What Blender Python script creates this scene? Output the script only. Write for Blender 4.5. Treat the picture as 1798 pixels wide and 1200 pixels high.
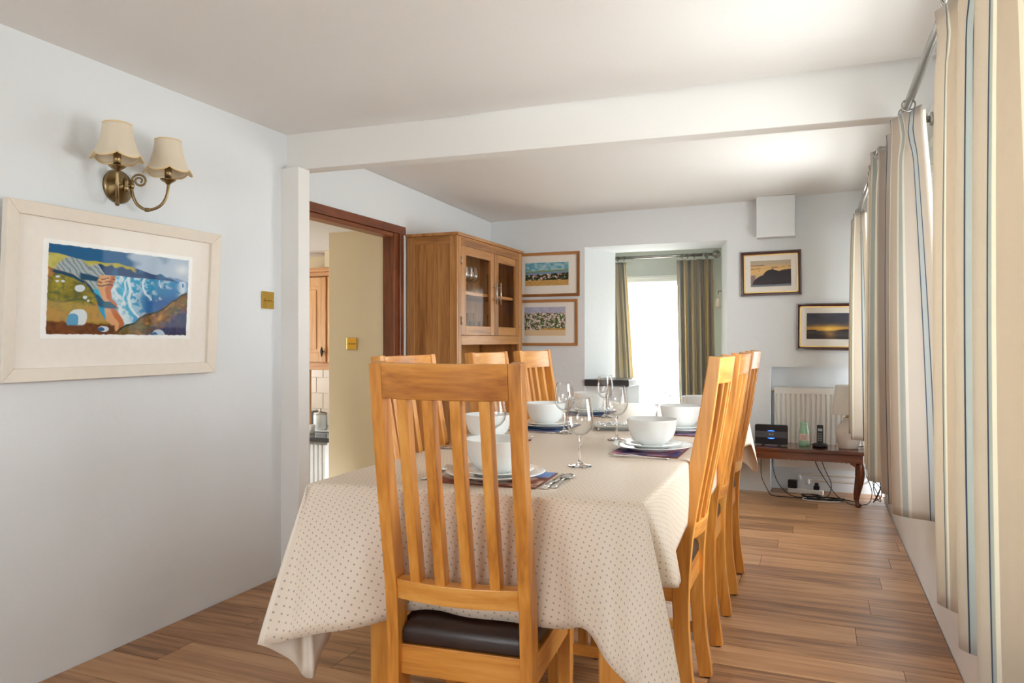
import bpy, bmesh, math, random
import numpy as np
from mathutils import Vector, Matrix
random.seed(7)
for o in list(bpy.data.objects): bpy.data.objects.remove(o)
scene = bpy.context.scene
C = scene.collection
PI = math.pi

# ------------------------------------------------------------------ camera
F, HORIZON, CAM_H = 1300.0, 598.0, 1.2
YAW = math.atan(530 / F)
cd = bpy.data.cameras.new('camera'); cam = bpy.data.objects.new('camera', cd); C.objects.link(cam)
cd.sensor_width = 36.0; cd.lens = 36.0 * F / 1798.0
cd.shift_y = (HORIZON - 600.0) / 1798.0
cd.clip_start = 0.02
cam.location = (0, 0, CAM_H); cam.rotation_euler = (PI / 2, 0, YAW)
scene.camera = cam

# ------------------------------------------------------------------ daylight
w = bpy.data.worlds.new('overcast_sky'); scene.world = w; w.use_nodes = True
bg = w.node_tree.nodes['Background']
bg.inputs[1].default_value = 4.2
_nt = w.node_tree; _tc = _nt.nodes.new('ShaderNodeTexCoord'); _sp = _nt.nodes.new('ShaderNodeSeparateXYZ'); _cr = _nt.nodes.new('ShaderNodeValToRGB'); _mr = _nt.nodes.new('ShaderNodeMapRange')
_nt.links.new(_tc.outputs['Generated'], _sp.inputs[0]); _nt.links.new(_sp.outputs['Z'], _mr.inputs[0]); _mr.inputs[1].default_value = -1; _mr.inputs[2].default_value = 1
_cr.color_ramp.elements[0].position = .46; _cr.color_ramp.elements[0].color = (.78, .80, .80, 1)     # unseen ground half, set bright to light the ceilings
_cr.color_ramp.elements[1].position = .52; _cr.color_ramp.elements[1].color = (.91, .96, 1.0, 1)     # overcast sky
_nt.links.new(_mr.outputs[0], _cr.inputs[0]); _nt.links.new(_cr.outputs[0], bg.inputs[0])

def portal(name, loc, rot, sx, sy):
    l = bpy.data.lights.new(name, 'AREA'); l.shape = 'RECTANGLE'; l.size = sx; l.size_y = sy
    l.cycles.is_portal = True
    o = bpy.data.objects.new(name, l); o.location = loc; o.rotation_euler = rot; C.objects.link(o)
portal('portal_a', (0.80, 1.75, 1.32), (0, PI / 2, 0), 1.2, 2.5)
portal('portal_b', (0.80, 4.75, 1.32), (0, PI / 2, 0), 1.2, 1.9)
portal('portal_bay', (-1.43, 7.32, 1.0), (-PI / 2, 0, 0), 0.8, 1.6)
portal('portal_added_window', (-0.85, -2.45, 1.4), (PI / 2, 0, 0), 1.5, 1.2)  # serves the unseen window added behind the camera
portal('portal_kitchen', (-5.75, 4.2, 1.05), (0, -PI / 2, 0), 0.9, 1.4)

scene.view_settings.view_transform = 'Standard'
scene.view_settings.look = 'None'
scene.view_settings.gamma = 1.0
scene.view_settings.use_curve_mapping = False
scene.view_settings.exposure = 1.64
cy = scene.cycles
cy.use_denoising = True
cy.max_bounces = 10; cy.diffuse_bounces = 5; cy.glossy_bounces = 4; cy.transmission_bounces = 8; cy.transparent_max_bounces = 24
cy.caustics_reflective = False
cy.use_adaptive_sampling = True; cy.adaptive_threshold = 0.02
cy.sample_clamp_indirect = 6.0

# ------------------------------------------------------------------ node helpers
def srgb(r, g, b):
    def k(c):
        c /= 255.0
        return c / 12.92 if c <= .04045 else ((c + .055) / 1.055) ** 2.4
    return (k(r), k(g), k(b), 1)

class N:
    def __init__(s, name):
        s.m = bpy.data.materials.new(name); s.m.use_nodes = True
        s.t = s.m.node_tree; s.p = s.t.nodes['Principled BSDF']; s.out = s.t.nodes['Material Output']
    def n(s, typ, **kw):
        nd = s.t.nodes.new(typ)
        for k, v in kw.items():
            if k.startswith('i_'):
                key = k[2:]
                nd.inputs[int(key) if key.isdigit() else key].default_value = v
            else: setattr(nd, k, v)
        return nd
    def l(s, a, b): s.t.links.new(a, b)
    def math(s, op, a, b=None, c=None):
        nd = s.t.nodes.new('ShaderNodeMath'); nd.operation = op
        for i, x in enumerate((a, b, c)):
            if x is None: continue
            if isinstance(x, (int, float)): nd.inputs[i].default_value = x
            else: s.l(x, nd.inputs[i])
        return nd.outputs[0]
    def mix(s, fac, a, b):
        nd = s.t.nodes.new('ShaderNodeMix'); nd.data_type = 'RGBA'
        for sock, x in ((nd.inputs[0], fac), (nd.inputs[6], a), (nd.inputs[7], b)):
            if isinstance(x, (int, float)): sock.default_value = x
            elif isinstance(x, tuple): sock.default_value = x
            else: s.l(x, sock)
        return nd.outputs[2]
    def ramp(s, fac, stops, interp='LINEAR'):
        nd = s.t.nodes.new('ShaderNodeValToRGB'); nd.color_ramp.interpolation = interp
        e = nd.color_ramp.elements
        while len(e) > 1: e.remove(e[-1])
        e[0].position = stops[0][0]; e[0].color = stops[0][1]
        for p, c in stops[1:]:
            x = e.new(p); x.color = c
        s.l(fac, nd.inputs[0]); return nd.outputs[0]
    def bump(s, h, strength, dist=.01):
        b = s.n('ShaderNodeBump'); b.inputs['Strength'].default_value = strength; b.inputs['Distance'].default_value = dist
        s.l(h, b.inputs['Height']); s.l(b.outputs[0], s.p.inputs['Normal'])
    def coord(s, kind='Object', scale=(1, 1, 1), offset=None):
        tc = s.n('ShaderNodeTexCoord'); mp = s.n('ShaderNodeMapping'); mp.inputs['Scale'].default_value = scale
        s.l(tc.outputs[kind], mp.inputs[0])
        if offset is not None: s.l(offset, mp.inputs['Location'])
        return mp.outputs[0]

def plain(name, col, rough=.5, metal=0.0, spec=.5, coat=0.0, var=.04, scale=40.0, bump=0.0):
    k = N(name); p = k.p
    no = k.n('ShaderNodeTexNoise', i_Scale=scale, i_Detail=3.0)
    k.l(k.coord(), no.inputs['Vector'])
    d = tuple(min(1, c * (1 - var)) for c in col[:3]) + (1,); u = tuple(min(1, c * (1 + var)) for c in col[:3]) + (1,)
    k.l(k.mix(no.outputs[0], d, u), p.inputs['Base Color'])
    p.inputs['Roughness'].default_value = rough; p.inputs['Metallic'].default_value = metal
    p.inputs['Specular IOR Level'].default_value = spec; p.inputs['Coat Weight'].default_value = coat
    if bump: k.bump(no.outputs[0], bump, .002)
    return k.m

def plaster(name, col, rough=.75, lumps=.35):
    k = N(name)
    a = k.n('ShaderNodeTexNoise', i_Scale=2.2, i_Detail=3.0); b = k.n('ShaderNodeTexNoise', i_Scale=26.0, i_Detail=4.0)
    v = k.coord(); k.l(v, a.inputs['Vector']); k.l(v, b.inputs['Vector'])
    d = tuple(c * .975 for c in col[:3]) + (1,)
    k.l(k.mix(a.outputs[0], d, col), k.p.inputs['Base Color'])
    h = k.math('MULTIPLY_ADD', b.outputs[0], .12, a.outputs[0])
    k.bump(h, lumps, .03); k.p.inputs['Roughness'].default_value = rough
    k.p.inputs['Specular IOR Level'].default_value = .25
    return k.m

def wood(name, c_dark, c_mid, c_light, axis='z', rough=.38, scale=1.0, per_object=True, coat=.12, rings=1.0, vary=.16):
    k = N(name)
    st = {'x': (1.2, 16, 16), 'y': (16, 1.2, 16), 'z': (16, 16, 1.2)}[axis]
    st = tuple(x * scale for x in st)
    oi = k.n('ShaderNodeObjectInfo')
    off = k.n('ShaderNodeCombineXYZ')
    r10 = k.math('MULTIPLY', oi.outputs['Random'], 37.0)
    for i in range(3): k.l(r10, off.inputs[i])
    v = k.coord('Object', st, off.outputs[0] if per_object else None)
    n1 = k.n('ShaderNodeTexNoise', i_Scale=1.0, i_Detail=5.0, i_Distortion=.9 * rings); k.l(v, n1.inputs['Vector'])
    n2 = k.n('ShaderNodeTexNoise', i_Scale=6.0, i_Detail=4.0); k.l(v, n2.inputs['Vector'])
    f = k.math('MULTIPLY_ADD', n2.outputs[0], .35, k.math('MULTIPLY', n1.outputs[0], .75))
    if per_object: f = k.math('ADD', f, k.math('MULTIPLY', k.math('SUBTRACT', oi.outputs['Random'], .5), vary))
    col = k.ramp(f, [(.34, c_dark), (.54, c_mid), (.74, c_light)])
    k.l(col, k.p.inputs['Base Color']); k.p.inputs['Roughness'].default_value = rough
    k.p.inputs['Coat Weight'].default_value = coat; k.p.inputs['Coat Roughness'].default_value = .25
    k.bump(n2.outputs[0], .12, .002)
    return k.m

def thin_glass(name, tint=(1, 1, 1, 1), gloss=.9, base=.03, edge=.6, rim=1.0):
    k = N(name); k.t.nodes.remove(k.p)
    tr = k.n('ShaderNodeBsdfTransparent')
    gl = k.n('ShaderNodeBsdfGlossy'); gl.inputs['Roughness'].default_value = .02; gl.inputs[0].default_value = (gloss,) * 3 + (1,)
    lw = k.n('ShaderNodeLayerWeight', i_Blend=.5)
    no = k.n('ShaderNodeTexNoise', i_Scale=3.0); k.l(k.coord(), no.inputs['Vector'])
    rimc = tuple(c * rim for c in tint[:3]) + (1,)
    k.l(k.mix(k.math('POWER', lw.outputs['Facing'], 4.0), tint, rimc), tr.inputs[0])
    fac = k.math('MULTIPLY_ADD', k.math('POWER', lw.outputs['Facing'], 5.0), edge, k.math('MULTIPLY_ADD', no.outputs[0], base * .3, base))
    mx = k.n('ShaderNodeMixShader'); k.l(fac, mx.inputs[0]); k.l(tr.outputs[0], mx.inputs[1]); k.l(gl.outputs[0], mx.inputs[2])
    k.l(mx.outputs[0], k.out.inputs[0]); return k.m

def solid_glass(name):
    k = N(name); k.p.inputs['Base Color'].default_value = (1, 1, 1, 1)
    k.p.inputs['Transmission Weight'].default_value = 1.0; k.p.inputs['Roughness'].default_value = .01; k.p.inputs['IOR'].default_value = 1.45
    no = k.n('ShaderNodeTexNoise', i_Scale=30.0); k.l(k.coord(), no.inputs['Vector']); k.bump(no.outputs[0], .01, .001)
    return k.m

def fabric(name, stops, period, transl=.35, weave=900.0, rough=.9):
    """striped woven cloth; UV.x is in metres"""
    k = N(name); k.t.nodes.remove(k.p)
    uv = k.n('ShaderNodeUVMap'); sp = k.n('ShaderNodeSeparateXYZ'); k.l(uv.outputs[0], sp.inputs[0])
    f = k.math('FRACT', k.math('DIVIDE', sp.outputs[0], period))
    col = k.ramp(f, stops, 'CONSTANT')
    no = k.n('ShaderNodeTexNoise', i_Scale=1.0, i_Detail=2.0)
    mp = k.n('ShaderNodeMapping'); mp.inputs['Scale'].default_value = (weave * .12, weave, 1); k.l(uv.outputs[0], mp.inputs[0]); k.l(mp.outputs[0], no.inputs['Vector'])
    col = k.mix(k.math('MULTIPLY', no.outputs[0], .16), col, (.36, .33, .30, 1))
    df = k.n('ShaderNodeBsdfDiffuse'); tl = k.n('ShaderNodeBsdfTranslucent'); k.l(col, df.inputs[0]); k.l(col, tl.inputs[0])
    mx = k.n('ShaderNodeMixShader', i_0=transl); k.l(df.outputs[0], mx.inputs[1]); k.l(tl.outputs[0], mx.inputs[2])
    k.l(mx.outputs[0], k.out.inputs[0]); return k.m

def painted(name, rough=.25, gloss=.5):
    k = N(name); at = k.n('ShaderNodeAttribute'); at.attribute_name = 'Col'
    k.l(at.outputs['Color'], k.p.inputs['Base Color']); k.p.inputs['Roughness'].default_value = rough
    k.p.inputs['Specular IOR Level'].default_value = gloss
    return k.m

def emit(name, col, s):
    k = N(name); k.p.inputs['Base Color'].default_value = col
    k.p.inputs['Emission Color'].default_value = col; k.p.inputs['Emission Strength'].default_value = s
    no = k.n('ShaderNodeTexNoise', i_Scale=5.0); k.l(k.mix(no.outputs[0], col, col), k.p.inputs['Base Color'])
    return k.m

# ------------------------------------------------------------------ materials
M = {}
M['wall'] = plaster('white_wall_paint', (.80, .825, .845, 1))
M['wall_smooth'] = plaster('white_trim_paint', (.85, .83, .80, 1), .6, .12)
M['ceiling'] = plaster('ceiling_paint', (.86, .84, .82, 1), .85, .3)
M['cream'] = plaster('cream_kitchen_paint', srgb(226, 211, 180), .75, .25)
M['bay'] = plaster('pale_green_grey_paint', (.74, .77, .72, 1), .75, .25)
M['oakz'] = wood('honey_oak_upright', srgb(166, 98, 32), srgb(210, 139, 57), srgb(228, 165, 84), 'z')
M['oakx'] = wood('honey_oak_cross', srgb(166, 98, 32), srgb(210, 139, 57), srgb(228, 165, 84), 'x')
M['oaky'] = wood('honey_oak_side', srgb(166, 98, 32), srgb(210, 139, 57), srgb(228, 165, 84), 'y')
M['drz'] = wood('dresser_oak_upright', srgb(134, 84, 38), srgb(176, 120, 64), srgb(196, 142, 84), 'z', .45)
M['dry'] = wood('dresser_oak_long', srgb(134, 84, 38), srgb(176, 120, 64), srgb(196, 142, 84), 'y', .45)
M['drx'] = wood('dresser_oak_deep', srgb(134, 84, 38), srgb(176, 120, 64), srgb(196, 142, 84), 'x', .45)
M['door_y'] = wood('red_brown_door_wood_long', srgb(74, 34, 14), srgb(122, 62, 30), srgb(142, 80, 42), 'y', .35)
M['door_z'] = wood('red_brown_door_wood_upright', srgb(74, 34, 14), srgb(122, 62, 30), srgb(142, 80, 42), 'z', .35)
M['mahx'] = wood('mahogany_long', srgb(66, 28, 12), srgb(104, 50, 24), srgb(130, 68, 36), 'x', .2, coat=.5)
M['mahz'] = wood('mahogany_upright', srgb(66, 28, 12), srgb(104, 50, 24), srgb(130, 68, 36), 'z', .25, coat=.4)
M['kitz'] = wood('kitchen_beech_upright', srgb(196, 142, 88), srgb(218, 166, 112), srgb(228, 182, 130), 'z', .5)
M['kitx'] = wood('kitchen_beech_cross', srgb(176, 116, 66), srgb(200, 144, 92), srgb(216, 166, 116), 'x', .5)
M['plank'] = wood('laminate_plank', srgb(120, 82, 52), srgb(168, 122, 82), srgb(190, 146, 104), 'x', .42, .7, True, .1, 2.0, .24)
M['groove'] = plain('floor_underlay', srgb(70, 48, 32), .9)
M['leather'] = plain('dark_brown_leather', srgb(46, 30, 25), .38, 0, .5, 0, .15, 120, .25)
M['rubber'] = plain('black_rubber', (.02, .02, .02, 1), .7)
M['ceramic'] = plain('white_ceramic', (.84, .86, .85, 1), .12, 0, .5, .4, .01)
M['glass'] = thin_glass('thin_clear_glass', (.985, .99, .99, 1), 1.0, .05, .93, .22)
M['pane'] = thin_glass('window_pane_glass', (.985, .995, .99, 1), .8, .02, .45)
M['picture_glass'] = thin_glass('picture_glass', (1, 1, 1, 1), .7, .003, .14)
M['crystal'] = solid_glass('solid_clear_glass')
M['green_glass'] = thin_glass('green_glass', (.12, .62, .2, 1))
M['steel'] = plain('brushed_steel', (.62, .60, .57, 1), .28, 1.0)
M['nickel'] = plain('satin_nickel', (.42, .405, .385, 1), .26, 1.0)
M['cutlery'] = plain('polished_cutlery', (.75, .75, .75, 1), .14, 1.0)
M['brass'] = plain('polished_brass', srgb(205, 165, 80), .16, 1.0, .5, 0, .12, 60)
M['antique'] = plain('antique_brass', srgb(150, 128, 92), .3, 1.0, .5, 0, .15, 60)
M['shade'] = fabric('cream_silk_shade', [(0, srgb(250, 238, 216)), (.5, srgb(250, 238, 216))], .1, .22, 400)
M['shade_trim'] = plain('cream_braid_trim', srgb(235, 206, 152), .8)
M['frame_cream'] = plain('limed_wood_frame', srgb(232, 222, 208), .6, 0, .4, 0, .04, 30, .1)
M['mount'] = plain('cream_card_mount', srgb(240, 233, 224), .85)
M['paper'] = plain('white_paper', srgb(248, 247, 245), .8)
M['frame_oak_x'] = wood('picture_frame_oak_cross', srgb(140, 88, 46), srgb(180, 124, 74), srgb(200, 146, 96), 'x', .4)
M['frame_oak_z'] = wood('picture_frame_oak_upright', srgb(140, 88, 46), srgb(180, 124, 74), srgb(200, 146, 96), 'z', .4)
M['frame_dark'] = plain('dark_mahogany_frame', srgb(74, 34, 24), .25, 0, .5, .4, .2, 60)
M['gilt'] = plain('gilt_slip', srgb(222, 184, 112), .35, .6)
M['print'] = painted('printed_picture', .6, .2)
M['white_metal'] = plain('white_enamel', (.78, .74, .68, 1), .35)
M['white_plastic'] = plain('white_plastic', (.82, .82, .82, 1), .4)
M['frame_white'] = plain('white_window_gloss', (.84, .85, .83, 1), .3)
M['black'] = plain('black_plastic', (.012, .012, .014, 1), .3)
M['dgrey'] = plain('dark_grey_plastic', (.07, .072, .078, 1), .35)
M['blue_led'] = emit('blue_status_light', (.01, .06, 1.0, 1), 6.0)
M['lcd'] = plain('grey_lcd', srgb(190, 205, 215), .2)
M['key'] = plain('grey_phone_key', srgb(150, 152, 156), .4)
M['mint'] = plain('mint_glazed_ceramic', srgb(160, 205, 172), .25, 0, .5, .2, .18, 24)
M['label'] = plain('cream_pink_label', srgb(232, 208, 196), .8)
M['label_ink'] = plain('rust_label_ink', srgb(190, 110, 96), .8)
M['stone_lamp'] = plain('off_white_stoneware', srgb(226, 216, 206), .85, 0, .3, 0, .06, 30, .4)
M['linen'] = fabric('white_linen_shade', [(0, srgb(250, 246, 240)), (.5, srgb(250, 246, 240))], .1, .25, 500)
M['slate'] = plain('black_slate', (.035, .036, .038, 1), .3, 0, .5, 0, .5, 25, .5)
M['granite'] = plain('dark_granite', (.05, .055, .065, 1), .12, 0, .5, 0, .8, 160)
M['tile'] = plain('cream_wall_tile', srgb(226, 208, 186), .3)
M['grout'] = plain('tile_grout', srgb(238, 230, 218), .9)
M['kitchen_floor'] = plain('grey_kitchen_floor', (.4, .38, .35, 1), .6)
M['cable'] = plain('black_cable', (.01, .01, .011, 1), .45)
M['white_cable'] = plain('white_cable', (.75, .75, .75, 1), .45)
M['bronze'] = plain('dark_bronze_handle', (.09, .07, .055, 1), .35, .9)
M['mat_edge'] = plain('brown_mat_backing', srgb(112, 52, 34), .6)
M['lining'] = fabric('cream_curtain_lining', [(0, srgb(244, 240, 222)), (.5, srgb(244, 240, 222))], .1, .6, 500)
M['tie'] = plain('cream_tassel', srgb(232, 222, 198), .9)
beige, cream2, navy, pale, sage, tan = srgb(220, 211, 202), srgb(240, 235, 227), srgb(88, 104, 128), srgb(206, 212, 214), srgb(198, 203, 201), srgb(213, 202, 191)
M['stripe'] = fabric('blue_and_beige_striped_linen', [(0, beige), (.17, navy), (.185, pale), (.255, navy), (.27, beige), (.43, cream2), (.47, sage), (.56, cream2), (.60, tan), (.80, cream2), (.835, sage), (.86, navy), (.873, beige)], .30, .5)
g1, g2, oc, bl, be, cr = srgb(176, 170, 160), srgb(202, 196, 184), srgb(218, 196, 136), srgb(168, 178, 186), srgb(220, 208, 190), srgb(238, 230, 216)
M['stripe2'] = fabric('ochre_grey_striped_cotton', [(0, g2), (.10, be), (.18, bl), (.25, g1), (.36, cr), (.40, oc), (.46, be), (.56, bl), (.60, g1), (.70, be), (.78, cr), (.83, g2), (.92, oc), (.95, g1)], .34, .5)

def cloth_mat():
    k = N('dotted_oilcloth')
    uv = k.n('ShaderNodeUVMap')
    mp = k.n('ShaderNodeMapping'); mp.inputs['Scale'].default_value = (66, 66, 1); mp.inputs['Rotation'].default_value = (0, 0, .32)
    k.l(uv.outputs[0], mp.inputs[0])
    def lat(o):
        a = k.n('ShaderNodeVectorMath', operation='ADD'); a.inputs[1].default_value = (o, o, 0); k.l(mp.outputs[0], a.inputs[0])
        f = k.n('ShaderNodeVectorMath', operation='FRACTION'); k.l(a.outputs[0], f.inputs[0])
        s = k.n('ShaderNodeVectorMath', operation='SUBTRACT'); s.inputs[1].default_value = (.5, .5, 0); k.l(f.outputs[0], s.inputs[0])
        n = k.n('ShaderNodeVectorMath', operation='LENGTH'); k.l(s.outputs[0], n.inputs[0]); return n.outputs['Value']
    d = lat(0.0)
    dot = k.math('LESS_THAN', d, .145)
    no = k.n('ShaderNodeTexNoise', i_Scale=900.0); k.l(uv.outputs[0], no.inputs['Vector'])
    base = k.mix(no.outputs[0], srgb(214, 197, 178), srgb(229, 214, 197))
    k.l(k.mix(k.math('MULTIPLY', dot, .8), base, srgb(146, 137, 126)), k.p.inputs['Base Color'])
    k.p.inputs['Roughness'].default_value = .42; k.p.inputs['Specular IOR Level'].default_value = .35
    return k.m
M['cloth'] = cloth_mat()
M['cloth_back'] = plain('oilcloth_backing', srgb(228, 216, 202), .8)

def sheer_mat():
    k = N('sheer_voile'); k.t.nodes.remove(k.p)
    uv = k.n('ShaderNodeUVMap'); no = k.n('ShaderNodeTexNoise', i_Scale=1.0); mp = k.n('ShaderNodeMapping'); mp.inputs['Scale'].default_value = (40, 2, 1)
    k.l(uv.outputs[0], mp.inputs[0]); k.l(mp.outputs[0], no.inputs['Vector'])
    tr = k.n('ShaderNodeBsdfTransparent'); tl = k.n('ShaderNodeBsdfTranslucent'); tl.inputs[0].default_value = srgb(250, 244, 224)
    mx = k.n('ShaderNodeMixShader'); k.l(k.math('MULTIPLY_ADD', no.outputs[0], .35, .25), mx.inputs[0])
    k.l(tr.outputs[0], mx.inputs[1]); k.l(tl.outputs[0], mx.inputs[2]); k.l(mx.outputs[0], k.out.inputs[0]); return k.m
M['sheer'] = sheer_mat()

# ------------------------------------------------------------------ mesh helpers
class MB:
    def __init__(s): s.v = []; s.f = []; s.uv = None; s.sm = []
    def add(s, vs, fs, smooth=False):
        o = len(s.v); s.v += [tuple(x) for x in vs]; s.f += [tuple(i + o for i in f) for f in fs]; s.sm += [smooth] * len(fs); return s
    def box(s, x0, x1, y0, y1, z0, z1):
        v = [(x0, y0, z0), (x1, y0, z0), (x1, y1, z0), (x0, y1, z0), (x0, y0, z1), (x1, y0, z1), (x1, y1, z1), (x0, y1, z1)]
        return s.add(v, [(0, 3, 2, 1), (4, 5, 6, 7), (0, 1, 5, 4), (1, 2, 6, 5), (2, 3, 7, 6), (3, 0, 4, 7)])
    def hexa(s, v8): return s.add(v8, [(0, 3, 2, 1), (4, 5, 6, 7), (0, 1, 5, 4), (1, 2, 6, 5), (2, 3, 7, 6), (3, 0, 4, 7)])
    def loft(s, rings, smooth=True, caps=True, closed=True):
        n = len(rings[0]); vs = [p for r in rings for p in r]; fs = []
        m = n if closed else n - 1
        for i in range(len(rings) - 1):
            for j in range(m):
                a, b = i * n + j, i * n + (j + 1) % n
                fs.append((a, b, b + n, a + n))
        s.add(vs, fs, smooth)
        if caps and closed:
            o = len(s.v) - len(vs)
            s.f += [tuple(o + j for j in reversed(range(n))), tuple(o + (len(rings) - 1) * n + j for j in range(n))]; s.sm += [False, False]
        return s
    def lathe(s, prof, n=24, c=(0, 0, 0), caps=True, smooth=True):
        rings = [[(c[0] + r * math.cos(2 * PI * j / n), c[1] + r * math.sin(2 * PI * j / n), c[2] + z) for j in range(n)] for r, z in prof]
        return s.loft(rings, smooth, caps)
    def tube(s, path, r, n=8, caps=True):
        pts = [Vector(p) for p in path]; rings = []
        up = Vector((0, 0, 1)); t0 = (pts[1] - pts[0]).normalized()
        if abs(t0.dot(up)) > .95: up = Vector((1, 0, 0))
        u = t0.cross(up).normalized()
        for i, p in enumerate(pts):
            t = (pts[min(i + 1, len(pts) - 1)] - pts[max(i - 1, 0)]).normalized()
            u = (u - t * u.dot(t)).normalized(); v = t.cross(u)
            rr = r[i] if isinstance(r, (list, tuple)) else r
            rings.append([tuple(p + (u * math.cos(2 * PI * j / n) + v * math.sin(2 * PI * j / n)) * rr) for j in range(n)])
        return s.loft(rings, True, caps)
    def sweep(s, path, half_w, half_d, wdir=(1, 0, 0), smooth=False):
        """rectangular section along path; half_w along wdir, half_d perpendicular"""
        pts = [Vector(p) for p in path]; wv = Vector(wdir); rings = []
        for i, p in enumerate(pts):
            t = (pts[min(i + 1, len(pts) - 1)] - pts[max(i - 1, 0)]).normalized()
            d = t.cross(wv).normalized(); ww = d.cross(t).normalized()
            hw = half_w[i] if isinstance(half_w, list) else half_w; hd = half_d[i] if isinstance(half_d, list) else half_d
            rings.append([tuple(p + ww * (a * hw) + d * (b * hd)) for a, b in ((-1, -1), (1, -1), (1, 1), (-1, 1))])
        return s.loft(rings, smooth)
    def prism(s, poly, axis, a0, a1):
        """poly of 2-D points extruded along axis ('x': (y,z), 'y': (x,z), 'z': (x,y))"""
        def P(q, a): return {'x': (a, q[0], q[1]), 'y': (q[0], a, q[1]), 'z': (q[0], q[1], a)}[axis]
        return s.loft([[P(q, a0) for q in poly], [P(q, a1) for q in poly]], False)
    def rot(s, mat):
        s.v = [tuple(mat @ Vector(p)) for p in s.v]; return s
    def mesh(s, name):
        me = bpy.data.meshes.new(name); me.from_pydata(s.v, [], s.f)
        bm = bmesh.new(); bm.from_mesh(me)
        if s.uv is None: bmesh.ops.recalc_face_normals(bm, faces=bm.faces)
        bm.to_mesh(me); bm.free()
        me.polygons.foreach_set('use_smooth', s.sm[:len(me.polygons)])
        return me

def obj(name, mb, mat, parent=None, loc=(0, 0, 0), rotz=0.0, bevel=0.0, segs=2):
    me = mb.mesh(name) if isinstance(mb, MB) else mb
    if mat is not None and not me.materials: me.materials.append(M[mat] if isinstance(mat, str) else mat)
    o = bpy.data.objects.new(name, me); C.objects.link(o)
    o.location = loc; o.rotation_euler = (0, 0, rotz)
    if parent is not None: o.parent = parent
    if bevel:
        b = o.modifiers.new('bevel', 'BEVEL'); b.width = bevel; b.segments = segs; b.limit_method = 'ANGLE'; b.angle_limit = .6
    return o

def thing(name, label, cat, loc=(0, 0, 0), rotz=0.0, group=None, rot=None):
    o = bpy.data.objects.new(name, None); C.objects.link(o); o.location = loc
    o.rotation_euler = rot if rot else (0, 0, rotz); o.empty_display_size = .05
    return tag(o, label, cat, group)

def tag(o, label, cat, group=None, kind=None):
    o['label'] = label; o['category'] = cat
    if group: o['group'] = group
    if kind: o['kind'] = kind
    return o

def struct(name, mb, mat, label=None, parent=None, **kw):
    o = obj(name, mb, mat, parent, **kw); o['kind'] = 'structure'
    if label: o['label'] = label
    return o

def dup(root, loc, rotz, label, group=None):
    r = root.copy(); C.objects.link(r); r.location = loc; r.rotation_euler = (0, 0, rotz); r['label'] = label
    if group: r['group'] = group
    for ch in list(root.children):
        c = ch.copy(); C.objects.link(c); c.parent = r
        for g in list(ch.children):
            d = g.copy(); C.objects.link(d); d.parent = c
    return r

def catmull(pts, per=8, closed=False):
    P = [np.array(p, float) for p in pts]; n = len(P); out = []
    segs = n if closed else n - 1
    for i in range(segs):
        p1, p2 = P[i], P[(i + 1) % n]
        p0 = P[i - 1] if (closed or i > 0) else 2 * p1 - p2
        p3 = P[(i + 2) % n] if (closed or i + 2 < n) else 2 * p2 - p1
        for k in range(per):
            t = k / per
            out.append(.5 * ((2 * p1) + (-p0 + p2) * t + (2 * p0 - 5 * p1 + 4 * p2 - p3) * t * t + (-p0 + 3 * p1 - 3 * p2 + p3) * t ** 3))
    if not closed: out.append(P[-1])
    return out

# ================================================================== THE ROOM
RX, LX, LX2, BY = .49, -2.52, -2.736, 6.2
fl = struct('floor', MB().box(-2.9, .6, -2.3, 7.2, -.06, -.012), 'groove', 'warm brown oak-look plank floor')
PW, PLEN = .19, 1.22
y = -2.3; row = 0
while y < 6.39:
    y1 = y + PW
    xl = LX + .003 if y < 3.0 else LX2 + .003
    if y1 > BY + .19: y1 = BY + .185
    if y > BY - .05: xl = -.315
    elif y1 > BY: y1 = BY - .002
    x = xl - ((row * .47) % 1.0) * PLEN
    while x < RX - .01:
        a, b = max(x, xl), min(x + PLEN, RX - .003)
        if b - a > .02:
            L, W = b - a - .0012, y1 - y - .0012
            me = MB().box(-L / 2, L / 2, -W / 2, W / 2, -.012, 0)
            # eased upper edges
            me.v = [(vx * (1 - .0008 / L) if vz == 0 else vx, vy * (1 - .0016 / W) if vz == 0 else vy, vz) for vx, vy, vz in me.v]
            obj('plank', me, 'plank', fl, ((a + b) / 2, (y + y1) / 2, 0))
        x += PLEN
    y += PW if y1 - y > PW - .001 else (y1 - y) + .002
    row += 1

struct('wall_left', MB().box(-2.70, LX, -2.3, 3.14, -.06, 2.42), 'wall', 'white painted wall with the framed beach print')
struct('wall_left_rear', MB().box(-2.80, LX2, 3.14, 3.30, -.06, 2.46).box(-2.80, LX2, 3.30, 4.50, 2.0, 2.46).box(-2.80, LX2, 4.50, 6.7, -.06, 2.46)
       .box(-2.80, -2.70, 3.10, 3.142, -.06, 2.46), 'wall', 'white wall around the kitchen doorway')
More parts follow.
